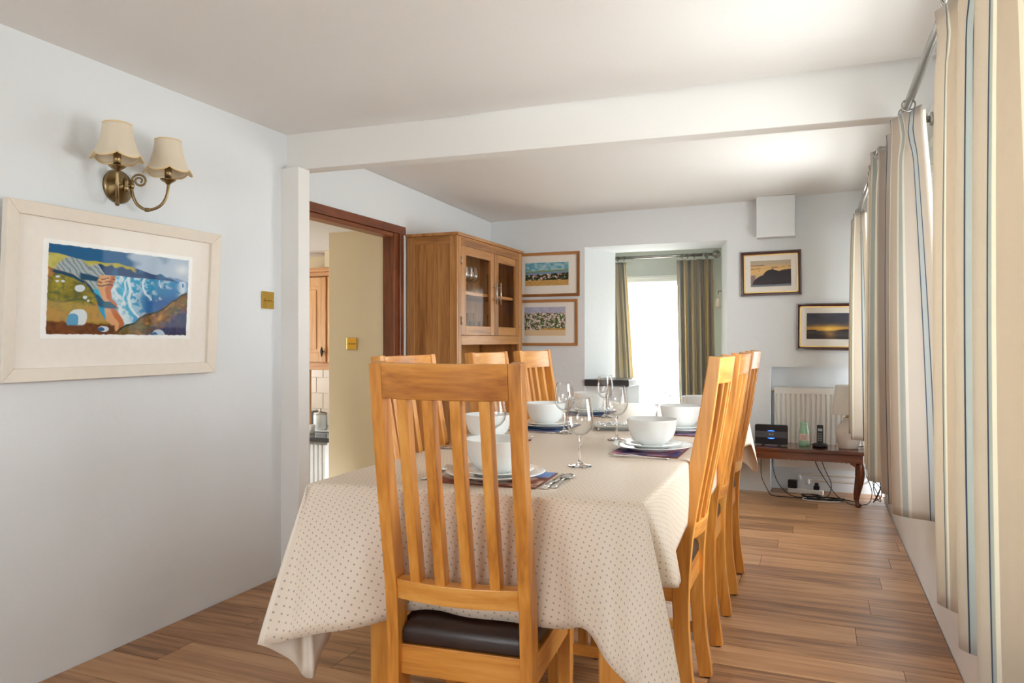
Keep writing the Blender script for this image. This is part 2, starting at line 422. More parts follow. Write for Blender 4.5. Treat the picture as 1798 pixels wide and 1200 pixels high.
# rear wall: thick, with a splayed window recess and a low radiator niche
wb = MB().prism([(-2.8, BY), (-1.845, BY), (-1.70, 6.7), (-2.8, 6.7)], 'z', -.06, 2.46)
wb.prism([(-.65, BY), (-.32, BY), (-.32, 6.7), (-.75, 6.7)], 'z', -.06, 2.46)
wb.prism([(-1.845, BY), (-.65, BY), (-.75, 6.7), (-1.70, 6.7)], 'z', 2.01, 2.46)
wb.box(-.32, .75, BY, 6.7, .99, 2.46).box(-.32, .75, 6.39, 6.7, -.06, .99)
struct('wall_back', wb, 'wall', 'uneven white rear wall with the deep window recess')
struct('wall_right', MB().box(RX, .75, -2.3, .55, -.06, 2.42).box(RX, .75, 2.95, 3.85, -.06, 2.46).box(RX, .75, 5.65, 6.2, -.06, 2.46)
       .box(RX, .75, .55, 2.95, -.06, .72).box(RX, .75, .55, 2.95, 1.95, 2.42).box(RX, .75, 3.85, 5.65, -.06, .72).box(RX, .75, 3.85, 5.65, 1.95, 2.46),
       'wall', 'white window wall behind the striped curtains')
struct('wall_front', MB().box(-2.7, -2.2, -2.5, -2.3, -.06, 2.42).box(.4, .75, -2.5, -2.3, -.06, 2.42).box(-2.2, .4, -2.5, -2.3, 2.0, 2.42).box(-2.2, .4, -2.5, -2.3, -.06, .8).box(-2.2, -1.6, -2.5, -2.3, .8, 2.0).box(-.1, .4, -2.5, -2.3, .8, 2.0), 'wall', 'wall behind the camera with the added unseen window')
struct('ceiling', MB().box(-2.75, .75, -2.5, 3.14, 2.26, 2.40), 'ceiling', 'off-white ceiling in front of the beam')

def grid_ceiling():
    mb = MB(); nx, ny = 36, 36; vs = []; fs = []
    c00, c01, c10, c11 = 2.345, 2.275, 2.36, 2.335
    for j in range(ny + 1):
        for i in range(nx + 1):
            u, v = i / nx, j / ny
            z = (c00 * (1 - u) + c10 * u) * (1 - v) + (c01 * (1 - u) + c11 * u) * v
            z += .004 * math.sin(5 * u + 3) * math.sin(7 * v + 1) + .004 * math.sin(11 * u + 5 * v)
            vs.append((-2.78 + u * 3.5, 3.16 + v * 3.4, z))
    for j in range(ny):
        for i in range(nx):
            a = j * (nx + 1) + i; fs.append((a, a + 1, a + nx + 2, a + nx + 1))
    return mb.add(vs, fs, True)
cr_ = struct('ceiling', grid_ceiling(), 'ceiling', 'off-white sagging ceiling beyond the beam')
sm = cr_.modifiers.new('solid', 'SOLIDIFY'); sm.thickness = .1; sm.offset = 1
struct('trim_1', MB().hexa([(-2.70, 3.09, 2.076), (.74, 3.275, 2.076), (.74, 3.37, 2.076), (-2.70, 3.185, 2.076),
                            (-2.70, 3.09, 2.43), (.74, 3.275, 2.43), (.74, 3.37, 2.43), (-2.70, 3.185, 2.43)]), 'wall_smooth', 'boxed white ceiling beam across the room', bevel=.004)
struct('trim_2', MB().box(-2.60, -2.41, 3.055, 3.145, 0, 2.078), 'wall_smooth', 'white timber post under the beam end', bevel=.003)
struct('trim_3', MB().box(.405, RX + .01, .1, 3.60, 1.955, 2.072), 'wall_smooth', 'white batten carrying the nearer curtain pole', bevel=.004)
struct('trim_4', MB().box(.405, RX + .01, 3.62, 6.0, 1.955, 2.14), 'wall_smooth', 'white batten carrying the farther curtain pole', bevel=.004)

# window bay beyond the rear wall
struct('wall_bay', MB().box(-2.2, -2.1, 6.7, 7.3, -.06, 2.3).box(-.55, -.45, 6.7, 7.3, -.06, 2.3)
       .box(-2.2, -1.78, 7.15, 7.3, -.06, 2.3).box(-1.08, -.45, 7.15, 7.3, -.06, 2.3).box(-1.78, -1.08, 7.15, 7.3, -.06, .25).box(-1.78, -1.08, 7.15, 7.3, 1.79, 2.3)
       .box(-2.2, -.45, 6.69, 7.3, 2.2, 2.32), 'bay', 'pale green grey wall inside the window recess')
struct('wall_ledge', MB().prism([(-1.86, BY + .01), (-1.47, BY + .01), (-1.45, 6.58), (-1.74, 6.58)], 'z', -.01, .805), 'wall', 'white masonry block under the slate ledge')

def window(name, parts_fn, label):
    r = bpy.data.objects.new(name, None); C.objects.link(r); r['kind'] = 'structure'; r['label'] = label
    parts_fn(r); return r
def win_x(x, y0, y1, z0, z1, cols):
    def fn(r):
        t = .05
        obj('frame', MB().box(x, x + .06, y0, y1, z0, z0 + t).box(x, x + .06, y0, y1, z1 - t, z1).box(x, x + .06, y0, y0 + t, z0 + t, z1 - t).box(x, x + .06, y1 - t, y1, z0 + t, z1 - t), 'frame_white', r)
        wv = (y1 - y0 - 2 * t) / cols
        for i in range(cols):
            a = y0 + t + i * wv
            obj('pane', MB().box(x + .025, x + .029, a + .012, a + wv - .012, z0 + t, z1 - t), 'pane', r)
            if i: obj('mullion', MB().box(x, x + .06, a - .02, a + .02, z0 + t, z1 - t), 'frame_white', r)
        obj('sill', MB().box(RX - .015, x, y0 - .0, y1, z0 - .03, z0 + .002), 'frame_white', r)
    return fn
window('window_1', win_x(.66, .55, 2.95, .72, 1.95, 4), 'white framed window behind the nearer striped curtains')
window('window_2', win_x(.66, 3.85, 5.65, .72, 1.95, 3), 'white framed window behind the farther striped curtains')
def win_y(y, x0, x1, z0, z1, cols, rows, s=1):
    def fn(r):
        t = .05; ya, yb = sorted((y, y + .06 * s))
        obj('frame', MB().box(x0, x1, ya, yb, z0, z0 + t).box(x0, x1, ya, yb, z1 - t, z1).box(x0, x0 + t, ya, yb, z0 + t, z1 - t).box(x1 - t, x1, ya, yb, z0 + t, z1 - t), 'frame_white', r)
        wv, hv = (x1 - x0 - 2 * t) / cols, (z1 - z0 - 2 * t) / rows
        for i in range(cols):
            for j in range(rows):
                a, b = x0 + t + i * wv, z0 + t + j * hv
                obj('pane', MB().box(a + .01, a + wv - .01, (ya + yb) / 2 - .002, (ya + yb) / 2 + .002, b + .01, b + hv - .01), 'pane', r)
        for i in range(1, cols): obj('mullion', MB().box(x0 + t + i * wv - .018, x0 + t + i * wv + .018, ya, yb, z0 + t, z1 - t), 'frame_white', r)
        for j in range(1, rows): obj('glazing_bar', MB().box(x0 + t, x1 - t, ya + .004, yb - .004, z0 + t + j * hv - .014, z0 + t + j * hv + .014), 'frame_white', r)
    return fn
w3 = window('window_3', win_y(7.2, -1.78, -1.08, .25, 1.79, 1, 2), 'bright window in the rear recess behind voile')
obj('head_board', MB().box(-1.86, -1.0, 7.125, 7.155, 1.765, 1.80).box(-1.84, -1.02, 7.11, 7.155, 1.80, 1.825), 'frame_white', w3, bevel=.003)
window('window_4', win_y(-2.4, -1.6, -.1, .8, 2.0, 2, 1, -1), 'unseen window added behind the camera for fill daylight')  # added out of view to give the room frontal fill daylight

# doorway to the kitchen
dr = bpy.data.objects.new('door_1', None); C.objects.link(dr); dr['kind'] = 'structure'; dr['label'] = 'red-brown timber frame of the open kitchen doorway'
obj('lintel', MB().box(-2.812, LX2 + .022, 3.28, 4.64, 1.955, 2.012), 'door_y', dr, bevel=.004)
obj('lintel_bead', MB().box(-2.812, LX2 + .012, 3.31, 4.483, 1.925, 1.954), 'door_y', dr, bevel=.003)
obj('jamb', MB().box(-2.812, LX2 + .018, 4.484, 4.545, -.02, 1.953), 'door_z', dr, bevel=.003)
obj('architrave', MB().box(LX2, LX2 + .03, 4.548, 4.60, -.0, 1.954), 'door_z', dr, bevel=.006)
obj('jamb', MB().box(-2.80, LX2 + .018, 3.27, 3.30, -.02, 1.955), 'door_z', dr, bevel=.003)

# kitchen beyond, half a metre lower
struct('wall_kitchen', MB().box(-3.281, -2.813, 4.501, 4.60, -.5, 1.99), 'cream', 'cream kitchen wall seen through the doorway', bevel=.006)
kb = MB().box(-5.7, -2.8, 5.75, 5.9, -.5, 2.1).box(-5.7, -2.8, 2.4, 2.5, -.5, 2.1)
kb.box(-5.7, -5.6, 2.4, 3.5, -.5, 2.1).box(-5.7, -5.6, 4.9, 5.9, -.5, 2.1).box(-5.7, -5.6, 3.5, 4.9, -.5, .6).box(-5.7, -5.6, 3.5, 4.9, 1.5, 2.1).box(-2.81, -2.70, 2.4, 3.14, -.5, 2.1)
struct('wall_kitchen_rear', kb, 'cream', 'cream rear wall of the kitchen')
struct('ceiling_kitchen', MB().box(-5.7, -2.802, 2.4, 5.9, 1.985, 2.1), 'ceiling', 'low white kitchen ceiling')
struct('floor_kitchen', MB().box(-5.7, -2.8, 2.4, 5.9, -.56, -.5), 'kitchen_floor', 'kitchen floor half a metre lower')
struct('trim_5', MB().box(-3.95, -3.3, 5.36, 5.74, 1.835, 1.984), 'cream', 'cream boxed soffit over the kitchen cupboard')

def front_y(y):  # cupboard
    r = thing('kitchen_wall_cupboard', 'light wood kitchen wall cupboard with panelled door through the doorway', 'cupboard', (-4.01, 5.38, 1.0))
    obj('carcass', MB().box(-.35, .55, .022, .36, .0, .83), 'kitz', r)
    obj('cornice', MB().box(-.37, .57, -.03, .36, .80, .835).box(-.36, .56, -.015, .36, .765, .80), 'kitx', r, bevel=.006)
    obj('light_pelmet', MB().box(-.35, .55, -.005, .02, -.06, .0), 'kitx', r, bevel=.003)
    for x0 in (-.345, .055 + .02):
        d = obj('door', MB().box(x0, x0 + .07, 0, .02, .01, .755).box(x0 + .33, x0 + .40, 0, .02, .01, .755).box(x0 + .07, x0 + .33, 0, .02, .01, .09).box(x0 + .07, x0 + .33, 0, .02, .675, .755), 'kitz', r, bevel=.003)
        obj('panel', MB().box(x0 + .068, x0 + .332, .008, .018, .088, .677).box(x0 + .10, x0 + .30, .001, .012, .12, .645), 'kitz', d, bevel=.004)
        if x0 < 0:
            hx = x0 + .335 - .345 + .365
            h = MB(); h.lathe([(.002, -.045), (.008, -.03), (.013, -.012), (.015, 0), (.013, .012), (.008, .03), (.002, .045)], 10, (hx + .02, -.022, .10)); h.tube([(hx + .02, -.022, .10), (hx + .02, .004, .10)], .006, 8)
            obj('handle', h, 'bronze', d)
front_y(0)
wt = tag(obj('kitchen_worktop', MB().box(-4.7, -3.3, 4.96, 5.745, .375, .41), 'granite', bevel=.006), 'polished dark granite kitchen worktop', 'worktop')
kbu = thing('kitchen_base_unit', 'light wood kitchen base unit under the granite worktop', 'cupboard', (-4.2, 4.99, -.5))
obj('carcass', MB().box(-.48, -.06, .02, .74, .0, .874), 'kitz', kbu)
obj('end_panel', MB().box(-.12, .02, 0, .02, .0, .874), 'kitz', kbu, bevel=.003)
kr = thing('kitchen_radiator', 'white ribbed kitchen radiator below the dark worktop', 'radiator', (-4.0, 5.0, -.40))
obj('panel', MB().box(-.17, .32, .03, .05, 0, .76), 'white_plastic', kr)
for i in range(12): obj('fin', MB().box(-.165 + i * .042, -.138 + i * .042, 0, .03, .01, .75), 'white_plastic', kr, bevel=.006)
for fx in (-.15, .26): obj('foot', MB().box(fx, fx + .03, .01, .05, -.10, 0), 'white_plastic', kr)
pil = tag(obj('kitchen_pilaster', MB().box(-4.19, -4.118, 5.37, 5.40, .412, .938), 'kitz', bevel=.004), 'light wood upright panel between worktop and cupboard', 'panel')
tl = struct('wall_tiles', MB().box(-4.60, -3.3, 5.738, 5.749, .412, 1.0), 'grout', 'cream tiled splashback with pale joints')
for i in range(9):
    for j in range(4):
        x0 = -4.60 + i * .145 - (.07 if j % 2 else 0)
        a, b = max(x0, -4.60), min(x0 + .14, -3.3)
        if b - a > .02: obj('tile', MB().box(a, b, 5.728, 5.74, .416 + j * .147, .416 + j * .147 + .141), 'tile', tl, bevel=.002)
cn = thing('canister', 'white lidded canister on the kitchen worktop', 'canister', (-3.995, 5.36, .41))
obj('body', MB().lathe([(.055, 0), (.06, .004), (.06, .125), (.057, .13)], 24), 'ceramic', cn)
obj('lid', MB().lathe([(.059, .131), (.061, .135), (.055, .148), (.012, .156), (.011, .166), (.013, .175), (.008, .182), (.001, .184)], 24), 'steel', cn)
cn2 = dup(cn, (-3.865, 5.40, .41), 0, 'second white canister half hidden by the cream wall edge')
tr_ = tag(obj('serving_tray', MB().box(-4.075, -3.79, 5.28, 5.47, .411, .4225), 'ceramic', bevel=.004), 'white tray under the canisters on the worktop', 'tray')
cn.location.z = cn2.location.z = .423
mg = thing('mug', 'small white mug beside the canisters on the worktop', 'mug', (-3.965, 5.20, .411))
obj('body', MB().lathe([(.024, 0), (.028, .003), (.031, .07), (.029, .07), (.026, .006), (.001, .006)], 20, caps=False), 'ceramic', mg)
obj('handle', MB().tube([(-.03, 0, .055), (-.045, 0, .052), (-.05, 0, .038), (-.045, 0, .022), (-.03, 0, .018)], .004, 8), 'ceramic', mg)
pl_ = tag(obj('tea_caddy', MB().box(-4.25, -4.19, 5.52, 5.60, .411, .56), 'dgrey', bevel=.006), 'dark grey box behind the white mug', 'box')

# brass switch plates
def switch(name, loc, rotz, label):
    r = thing(name, label, 'switch', loc, rotz)   # faces local -y
    obj('plate', MB().box(-.043, .043, -.006, 0, -.043, .043), 'brass', r, bevel=.002)
    for i in (-1, 0, 1):
        t = MB().lathe([(.006, 0), (.006, .003), (.003, .004), (.0045, .012), (.001, .014)], 12); t.rot(Matrix.Translation((i * .017, -.006, 0)) @ Matrix.Rotation(PI / 2, 4, 'X'))
        obj('toggle', t, 'brass', r)
    for i in (-1, 1):
        t = MB().lathe([(.0035, 0), (.0035, .001), (.001, .0015)], 10); t.rot(Matrix.Translation((i * .034, -.006, 0)) @ Matrix.Rotation(PI / 2, 4, 'X'))
        obj('screw', t, 'brass', r)
switch('wall_switch', (LX + .001, 2.953, 1.40), PI / 2, 'square brass switch plate on the white wall beside the beach print')
switch('wall_switch', (-3.078, 4.500, 1.176), 0, 'square brass switch plate on the cream kitchen wall')

# white boxing high on the rear wall
tag(obj('wall_box', MB().box(-.417, -.133, BY - .12, BY - .001, 2.003, 2.322), 'wall', bevel=.004), 'white square boxing high on the rear wall under the ceiling', 'box')

# ================================================================== DINING CHAIRS
CW = .372           # outer width over the back posts
def post_y(z):      # how far back the post runs at height z
    ks = [(0, .034), (.06, .026), (.14, .012), (.30, .001), (.45, -.001), (.56, .006), (.70, .030), (.84, .058), (1.0, .084), (1.16, .108)]
    for (z0, a), (z1, b) in zip(ks, ks[1:]):
        if z <= z1:
            t = (z - z0) / (z1 - z0); return a + (b - a) * t
    return ks[-1][1]
def smooth_post(z):
    return sum(post_y(max(0, min(1.16, z + d))) for d in (-.05, -.025, 0, .025, .05)) / 5
def post_d(z):
    ks = [(0, .046), (.30, .048), (.50, .058), (.84, .048), (1.16, .036)]
    for (z0, a), (z1, b) in zip(ks, ks[1:]):
        if z <= z1: return a + (b - a) * (z - z0) / (z1 - z0)
    return ks[-1][1]
TOPZ = 1.149
def bow(x, amt): return amt * (1 - (2 * x / (CW - .05)) ** 2)

def make_chair(loc, rotz, label):
    r = thing('dining_chair', label, 'chair', loc, rotz, 'oak slat-back dining chairs')
    zs = [0, .05, .1, .16, .22, .3, .38, .45, .52, .58, .64, .70, .76, .84, .92, 1.0, 1.08, TOPZ]
    hx = CW / 2 - .0155
    for s in (-1, 1):
        path = [(s * hx, -smooth_post(z), max(z, .004)) for z in zs]
        obj('back_post', MB().sweep(path, .0155, [post_d(z) / 2 for z in zs]), 'oakz', r, bevel=.003)
        obj('foot_pad', MB().lathe([(.011, 0), (.012, .001), (.012, .004)], 12, (s * hx, -smooth_post(0), 0)), 'rubber', r)
    # curved rails
    def rail(z0, z1, amt, th, back):
        n = 14; rings = []
        for i in range(n + 1):
            x = -(CW - .062) / 2 + (CW - .062) * i / n
            b0, b1 = -smooth_post(z0) - bow(x, amt) + back, -smooth_post(z1) - bow(x, amt) + back
            rings.append([(x, b0 - th / 2, z0), (x, b0 + th / 2, z0), (x, b1 + th / 2, z1), (x, b1 - th / 2, z1)])
        return MB().loft(rings, False)
    obj('top_rail', rail(TOPZ - .085, TOPZ - .002, .024, .035, .0), 'oakx', r, bevel=.002)
    obj('lower_rail', rail(.568, .618, .024, .040, .0), 'oakx', r, bevel=.002)
    for i in range(4):
        x = (i - 1.5) * .0675
        zz = [.616, .68, .75, .83, .91, 1.0, 1.066]
        path = [(x, -smooth_post(z) - bow(x, .024), z) for z in zz]
        obj('slat', MB().sweep(path, .0130, .0165), 'oakz', r, bevel=.002)
    # seat frame
    SD = .372
    obj('seat_rail', MB().box(-CW / 2 + .028, CW / 2 - .028, -.011, .013, .375, .449), 'oakx', r, bevel=.002)
    obj('seat_rail', MB().box(-CW / 2 + .035, CW / 2 - .035, SD - .013, SD + .011, .375, .449), 'oakx', r, bevel=.002)
    for s in (-1, 1):
        xa, xb = sorted((s * (CW / 2 - .003), s * (CW / 2 - .026)))
        obj('seat_rail', MB().box(xa, xb, .022, SD - .016, .375, .449), 'oaky', r, bevel=.002)
        xa, xb = sorted((s * (CW / 2 + .004), s * (CW / 2 - .032)))
        obj('front_leg', MB().loft([[(xa + .004, SD - .012, .004), (xb - .004, SD - .012, .004), (xb - .004, SD + .018, .004), (xa + .004, SD + .018, .004)],
                                    [(xa, SD - .018, .30), (xb, SD - .018, .30), (xb, SD + .02, .30), (xa, SD + .02, .30)],
                                    [(xa, SD - .018, .448), (xb, SD - .018, .448), (xb, SD + .02, .448), (xa, SD + .02, .448)]], False), 'oakz', r, bevel=.003)
        obj('foot_pad', MB().lathe([(.011, 0), (.012, .001), (.012, .004)], 12, (s * (CW / 2 - .014), SD, 0)), 'rubber', r)
        obj('side_stretcher', MB().box(s * (CW / 2 - .014) - .009, s * (CW / 2 - .014) + .009, .015, SD - .014, .155, .188), 'oaky', r, bevel=.002)
    obj('cross_stretcher', MB().box(-CW / 2 + .024, CW / 2 - .024, .18, .202, .16, .186), 'oakx', r, bevel=.002)
    # padded seat: rounded slab with clipped rear corners
    a, b, y0, y1 = CW / 2 - .012, CW / 2 - .012, .018, SD + .026
    poly = [(-a + .022, -.010), (a - .022, -.010), (a - .016, .026), (a, y0 + .020), (b, y1 - .03), (b - .03, y1), (-b + .03, y1), (-b, y1 - .03), (-a, y0 + .020), (-a + .016, .026)]
    cx, cyy = 0, (y0 + y1) / 2
    def ring(k, z): return [(cx + (px - cx) * k, cyy + (py - cyy) * k, z) for px, py in poly]
    cu = obj('seat_cushion', MB().loft([ring(.975, .4495), ring(1.0, .455), ring(1.0, .478), ring(.985, .490), ring(.95, .499), ring(.88, .505), ring(.6, .509), ring(.25, .510)], True), 'leather', r)
    bv = cu.modifiers.new('bevel', 'BEVEL'); bv.width = .012; bv.segments = 3; bv.limit_method = 'ANGLE'; bv.angle_limit = .5
    return r
ch0 = make_chair((-.792, 1.618, 0), math.radians(5), 'large oak slat-back chair at the table head, seen from behind')
dup(ch0, (-.388, 2.535, 0), PI / 2, 'oak slat-back chair on the curtain side, nearest of three in the row')
dup(ch0, (-.384, 3.165, 0), PI / 2, 'oak slat-back chair on the curtain side, middle one of the row')
dup(ch0, (-.384, 3.800, 0), PI / 2, 'oak slat-back chair on the curtain side, farthest of three in the row')
dup(ch0, (-1.195, 2.215, 0), -PI / 2, 'oak slat-back chair on the kitchen side, mostly hidden behind the head chair')
dup(ch0, (-1.195, 2.905, 0), -PI / 2, 'oak slat-back chair on the kitchen side, middle one in front of the dresser')
dup(ch0, (-1.195, 3.450, 0), -PI / 2 - math.radians(4), 'oak slat-back chair on the kitchen side, farthest one below the watercolours')

# ================================================================== TABLE AND CLOTH
TZ = .822
tb = thing('dining_table', 'long oak dining table under the dotted cloth', 'table', (-.80, 3.05, 0))
obj('tabletop', MB().box(-.425, .425, -1.345, 1.36, TZ - .036, TZ - .004), 'oaky', tb, bevel=.004)
obj('apron', MB().box(-.36, .36, -1.25, -1.228, TZ - .125, TZ - .037).box(-.36, .36, 1.228, 1.25, TZ - .125, TZ - .037).box(-.36, -.338, -1.228, 1.228, TZ - .125, TZ - .037).box(.338, .36, -1.228, 1.228, TZ - .125, TZ - .037), 'oaky', tb)
for sx in (-1, 1):
    for sy in (-1, 1):
        obj('leg', MB().box(sx * .335 - .035, sx * .335 + .035, sy * 1.215 - .035, sy * 1.215 + .035, 0, TZ - .037), 'oakz', tb, bevel=.004)

def make_cloth():
    NR, NL, FL, FR = (-.362, 1.703), (-1.245, 1.612), (-1.245, 4.42), (-.362, 4.44)
    # (rim point, hem point, cloth offset from the rim in u, in v)
    ctl = [
        (FR, (-.315, 4.62, .42), .16, .16),
        (FR, (-.33, 4.40, .60), .22, 0),
        ((-.362, 4.1), (-.352, 4.1, .62), .21, 0),
        ((-.362, 3.4), (-.36, 3.4, .63), .2, 0),
        ((-.362, 2.85), (-.36, 2.85, .63), .2, 0),
        ((-.362, 2.3), (-.362, 2.3, .62), .21, 0),
        ((-.362, 2.02), (-.345, 2.0, .595), .23, 0),
        ((-.362, 1.86), (-.318, 1.90, .585), .25, 0),
        ((-.362, 1.76), (-.318, 1.79, .605), .24, -.02),
        (NR, (-.405, 1.75, .61), .22, -.08),
        (NR, (-.305, 1.645, .50), .28, -.22),
        (NR, (-.262, 1.60, .385), .28, -.36),
        (NR, (-.345, 1.595, .415), .12, -.38),
        ((-.44, 1.695), (-.42, 1.615, .475), .02, -.36),
        ((-.53, 1.686), (-.49, 1.645, .535), .02, -.33),
        ((-.60, 1.678), (-.555, 1.665, .512), .0, -.325),
        ((-.68, 1.670), (-.66, 1.668, .514), 0, -.315),
        ((-.80, 1.658), (-.80, 1.660, .516), 0, -.31),
        ((-.93, 1.645), (-.93, 1.645, .516), 0, -.315),
        ((-1.02, 1.636), (-1.02, 1.605, .485), 0, -.35),
        ((-1.12, 1.625), (-1.13, 1.545, .468), 0, -.37),
        (NL, (-1.215, 1.505, .452), -.04, -.38),
        (NL, (-1.272, 1.483, .440), -.09, -.38),
        (NL, (-1.281, 1.478, .4375), -.10, -.38),
        (NL, (-1.279, 1.485, .432), -.11, -.38),
        (NL, (-1.252, 1.540, .385), -.24, -.38),
        (NL, (-1.227, 1.585, .325), -.35, -.37),
        (NL, (-1.2225, 1.590, .3185), -.36, -.36),
        (NL, (-1.219, 1.598, .326), -.365, -.34),
        (NL, (-1.205, 1.66, .40), -.38, -.20),
        ((-1.245, 1.70), (-1.232, 1.76, .47), -.38, 0),
        ((-1.245, 2.0), (-1.262, 2.0, .50), -.34, 0),
        ((-1.245, 2.4), (-1.255, 2.4, .54), -.30, 0),
        ((-1.245, 2.8), (-1.262, 2.8, .52), -.31, 0),
        ((-1.245, 3.4), (-1.256, 3.4, .54), -.30, 0),
        ((-1.245, 4.0), (-1.265, 4.0, .53), -.30, 0),
        (FL, (-1.285, 4.3, .5), -.32, 0),
        (FL, (-1.32, 4.58, .38), -.3, .3),
        (FL, (-1.2, 4.52, .5), 0, .32),
        ((-.8, 4.43), (-.8, 4.47, .52), 0, .31),
        (FR, (-.42, 4.5, .5), 0, .3),
    ]
    q = catmull([c[1] for c in ctl], 6, True); o_ = catmull([(c[2], c[3]) for c in ctl], 6, True)
    rim = []
    n = len(ctl)
    for i in range(n):
        a, b = ctl[i][0], ctl[(i + 1) % n][0]
        for k in range(6): rim.append((a[0] + (b[0] - a[0]) * k / 6, a[1] + (b[1] - a[1]) * k / 6))
    cx, cy_ = -.80, 3.05
    n = len(rim); K = 16; vs, uvs = [], []
    def inset(p, d):
        x = p[0] - d if p[0] > cx else p[0] + d
        yy = p[1] - d if p[1] > cy_ else p[1] + d
        if abs(p[0] - NR[0]) > .003 and abs(p[0] - NL[0]) > .003: x = p[0] + (d if p[0] < cx else -d) * abs(p[0] - cx) / .44
        if 1.72 < p[1] < 4.40: yy = cy_ + (p[1] - cy_) * (1 - d / 1.38)
        return (x, yy)
    rings = []
    for d in (.05, .016, .007):
        ip = [inset(p, d) for p in rim]
        rings.append([((x, yy, TZ + (0 if d > .01 else -.0012)), (x, yy)) for x, yy in ip])
    for k in range(K + 1):
        t = k / K; ring = []
        for i in range(n):
            p = Vector((rim[i][0], rim[i][1], TZ - .006)); e = Vector(q[i]); u = Vector((o_[i][0], o_[i][1]))
            out = Vector((e.x - p.x, e.y - p.y, 0)); side = Vector((p.x - cx, 0, 0)).normalized() if abs(p.x - NR[0]) < .003 or abs(p.x - NL[0]) < .003 else Vector((0, p.y - cy_, 0)).normalized()
            c1 = p + side * .004 + Vector((0, 0, -.03)); c2 = p.lerp(e, .62) + side * .006
            b = p * (1 - t) ** 3 + c1 * 3 * t * (1 - t) ** 2 + c2 * 3 * t * t * (1 - t) + e * t ** 3
            # soft drape waves growing to the hem
            b += side * (.007 * t * math.sin(i * .33) + .004 * t * math.sin(i * .81 + 1))
            ring.append((tuple(b), (rim[i][0] + u.x * t, rim[i][1] + u.y * t)))
        rings.append(ring)
    for ring in rings:
        for v, uv in ring: vs.append(v); uvs.append(uv)
    fs = [tuple(range(n))]
    for r_ in range(len(rings) - 1):
        for i in range(n):
            a, b = r_ * n + i, r_ * n + (i + 1) % n
            fs.append((a, a + n, b + n, b))
    me = bpy.data.meshes.new('tablecloth'); me.from_pydata(vs, [], fs)
    if me.polygons[0].normal.z < 0: me.flip_normals()
    uvl = me.uv_layers.new(name='UVMap')
    for lp in me.loops: uvl.data[lp.index].uv = uvs[lp.vertex_index]
    me.polygons.foreach_set('use_smooth', [True] * len(me.polygons))
    me.materials.append(M['cloth']); me.materials.append(M['cloth_back'])
    o = bpy.data.objects.new('tablecloth', me); C.objects.link(o)
    s = o.modifiers.new('solid', 'SOLIDIFY'); s.thickness = .0014; s.offset = -1; s.material_offset = 1; s.material_offset_rim = 1
    return tag(o, 'beige oilcloth with small grey dots draped over the dining table', 'tablecloth')
make_cloth()

# ================================================================== PLACE SETTINGS
def noise2(u, v, sx, sy, seed):
    rs = np.random.RandomState(seed); g = rs.rand(64, 64)
    x, yv = u * sx, v * sy; xi, yi = np.floor(x).astype(int), np.floor(yv).astype(int); fx, fy = x - xi, yv - yi
    fx = fx * fx * (3 - 2 * fx); fy = fy * fy * (3 - 2 * fy)
    a = g[xi % 64, yi % 64]; b = g[(xi + 1) % 64, yi % 64]; c = g[xi % 64, (yi + 1) % 64]; d = g[(xi + 1) % 64, (yi + 1) % 64]
    return (a * (1 - fx) + b * fx) * (1 - fy) + (c * (1 - fx) + d * fx) * fy
def fbm(u, v, sx, sy, seed): return (noise2(u, v, sx, sy, seed) + .5 * noise2(u, v, sx * 2, sy * 2, seed + 1) + .25 * noise2(u, v, sx * 4, sy * 4, seed + 2)) / 1.75
def lin(c): return np.array(srgb(*c)[:3])

def print_mesh(name, wdt, hgt, nx, ny, paint, mask=None):
    """flat printed sheet in local XZ, facing -y; paint(u right, v down)->rgb"""
    uu, vv = np.meshgrid(np.linspace(0, 1, nx + 1), np.linspace(0, 1, ny + 1))
    col = paint(uu, vv)
    xs = (uu - .5) * wdt; zs = (.5 - vv) * hgt
    vs = [(float(x), 0.0, float(z)) for x, z in zip(xs.ravel(), zs.ravel())]
    fs = []
    for j in range(ny):
        for i in range(nx):
            a = j * (nx + 1) + i; fs.append((a, a + nx + 1, a + nx + 2, a + 1))
    me = bpy.data.meshes.new(name); me.from_pydata(vs, [], fs)
    ca = me.color_attributes.new('Col', 'FLOAT_COLOR', 'POINT')
    rgba = np.ones((len(vs), 4), np.float32); rgba[:, :3] = np.clip(col.reshape(-1, 3), 0, 1)
    ca.data.foreach_set('color', rgba.ravel()); me.materials.append(M['print']); return me

def mix3(base, mask, c): return base * (1 - mask[..., None]) + np.broadcast_to(np.asarray(c), base.shape) * mask[..., None]
def paint_mat(seed, tones):
    def f(u, v):
        if tones is warm:
            n = fbm(u, v, 5, 4, seed); c = np.broadcast_to(lin((206, 178, 160)), u.shape + (3,)).copy()
            c = mix3(c, np.clip((n - .52) * 14, 0, 1), lin((150, 88, 66))); c = mix3(c, np.clip((.36 - v + .3 * (n - .5)) * 20, 0, 1), lin((110, 140, 196)))
            c = mix3(c, np.clip((.05 - np.abs(v - .40 - .3 * (n - .5))) * 30, 0, 1) * .8, lin((86, 60, 56))); return c
        c = np.broadcast_to(lin(tones[0]), u.shape + (3,)).copy()
        for k, t in enumerate(tones[1:]):
            n = fbm(u, v, 4 + k, 3 + k, seed + 7 * k); c = mix3(c, np.clip((n - .56) * 16, 0, 1), lin(t))
        return c
    return f
def add_mat(loc, rotz, label, seed, tones):
    wd, dp = .295, .225
    m = thing('placemat', label, 'placemat', loc, rotz, 'picture placemats')
    obj('board', MB().box(-wd / 2, wd / 2, -dp / 2, dp / 2, 0, .0035), 'mat_edge', m, bevel=.0012)
    me = print_mesh('picture_print', wd - .006, dp - .006, 40, 30, paint_mat(seed, tones))
    p = obj('picture_print', me, None, m, (0, 0, .0038)); p.rotation_euler = (-PI / 2, 0, 0)
    return m
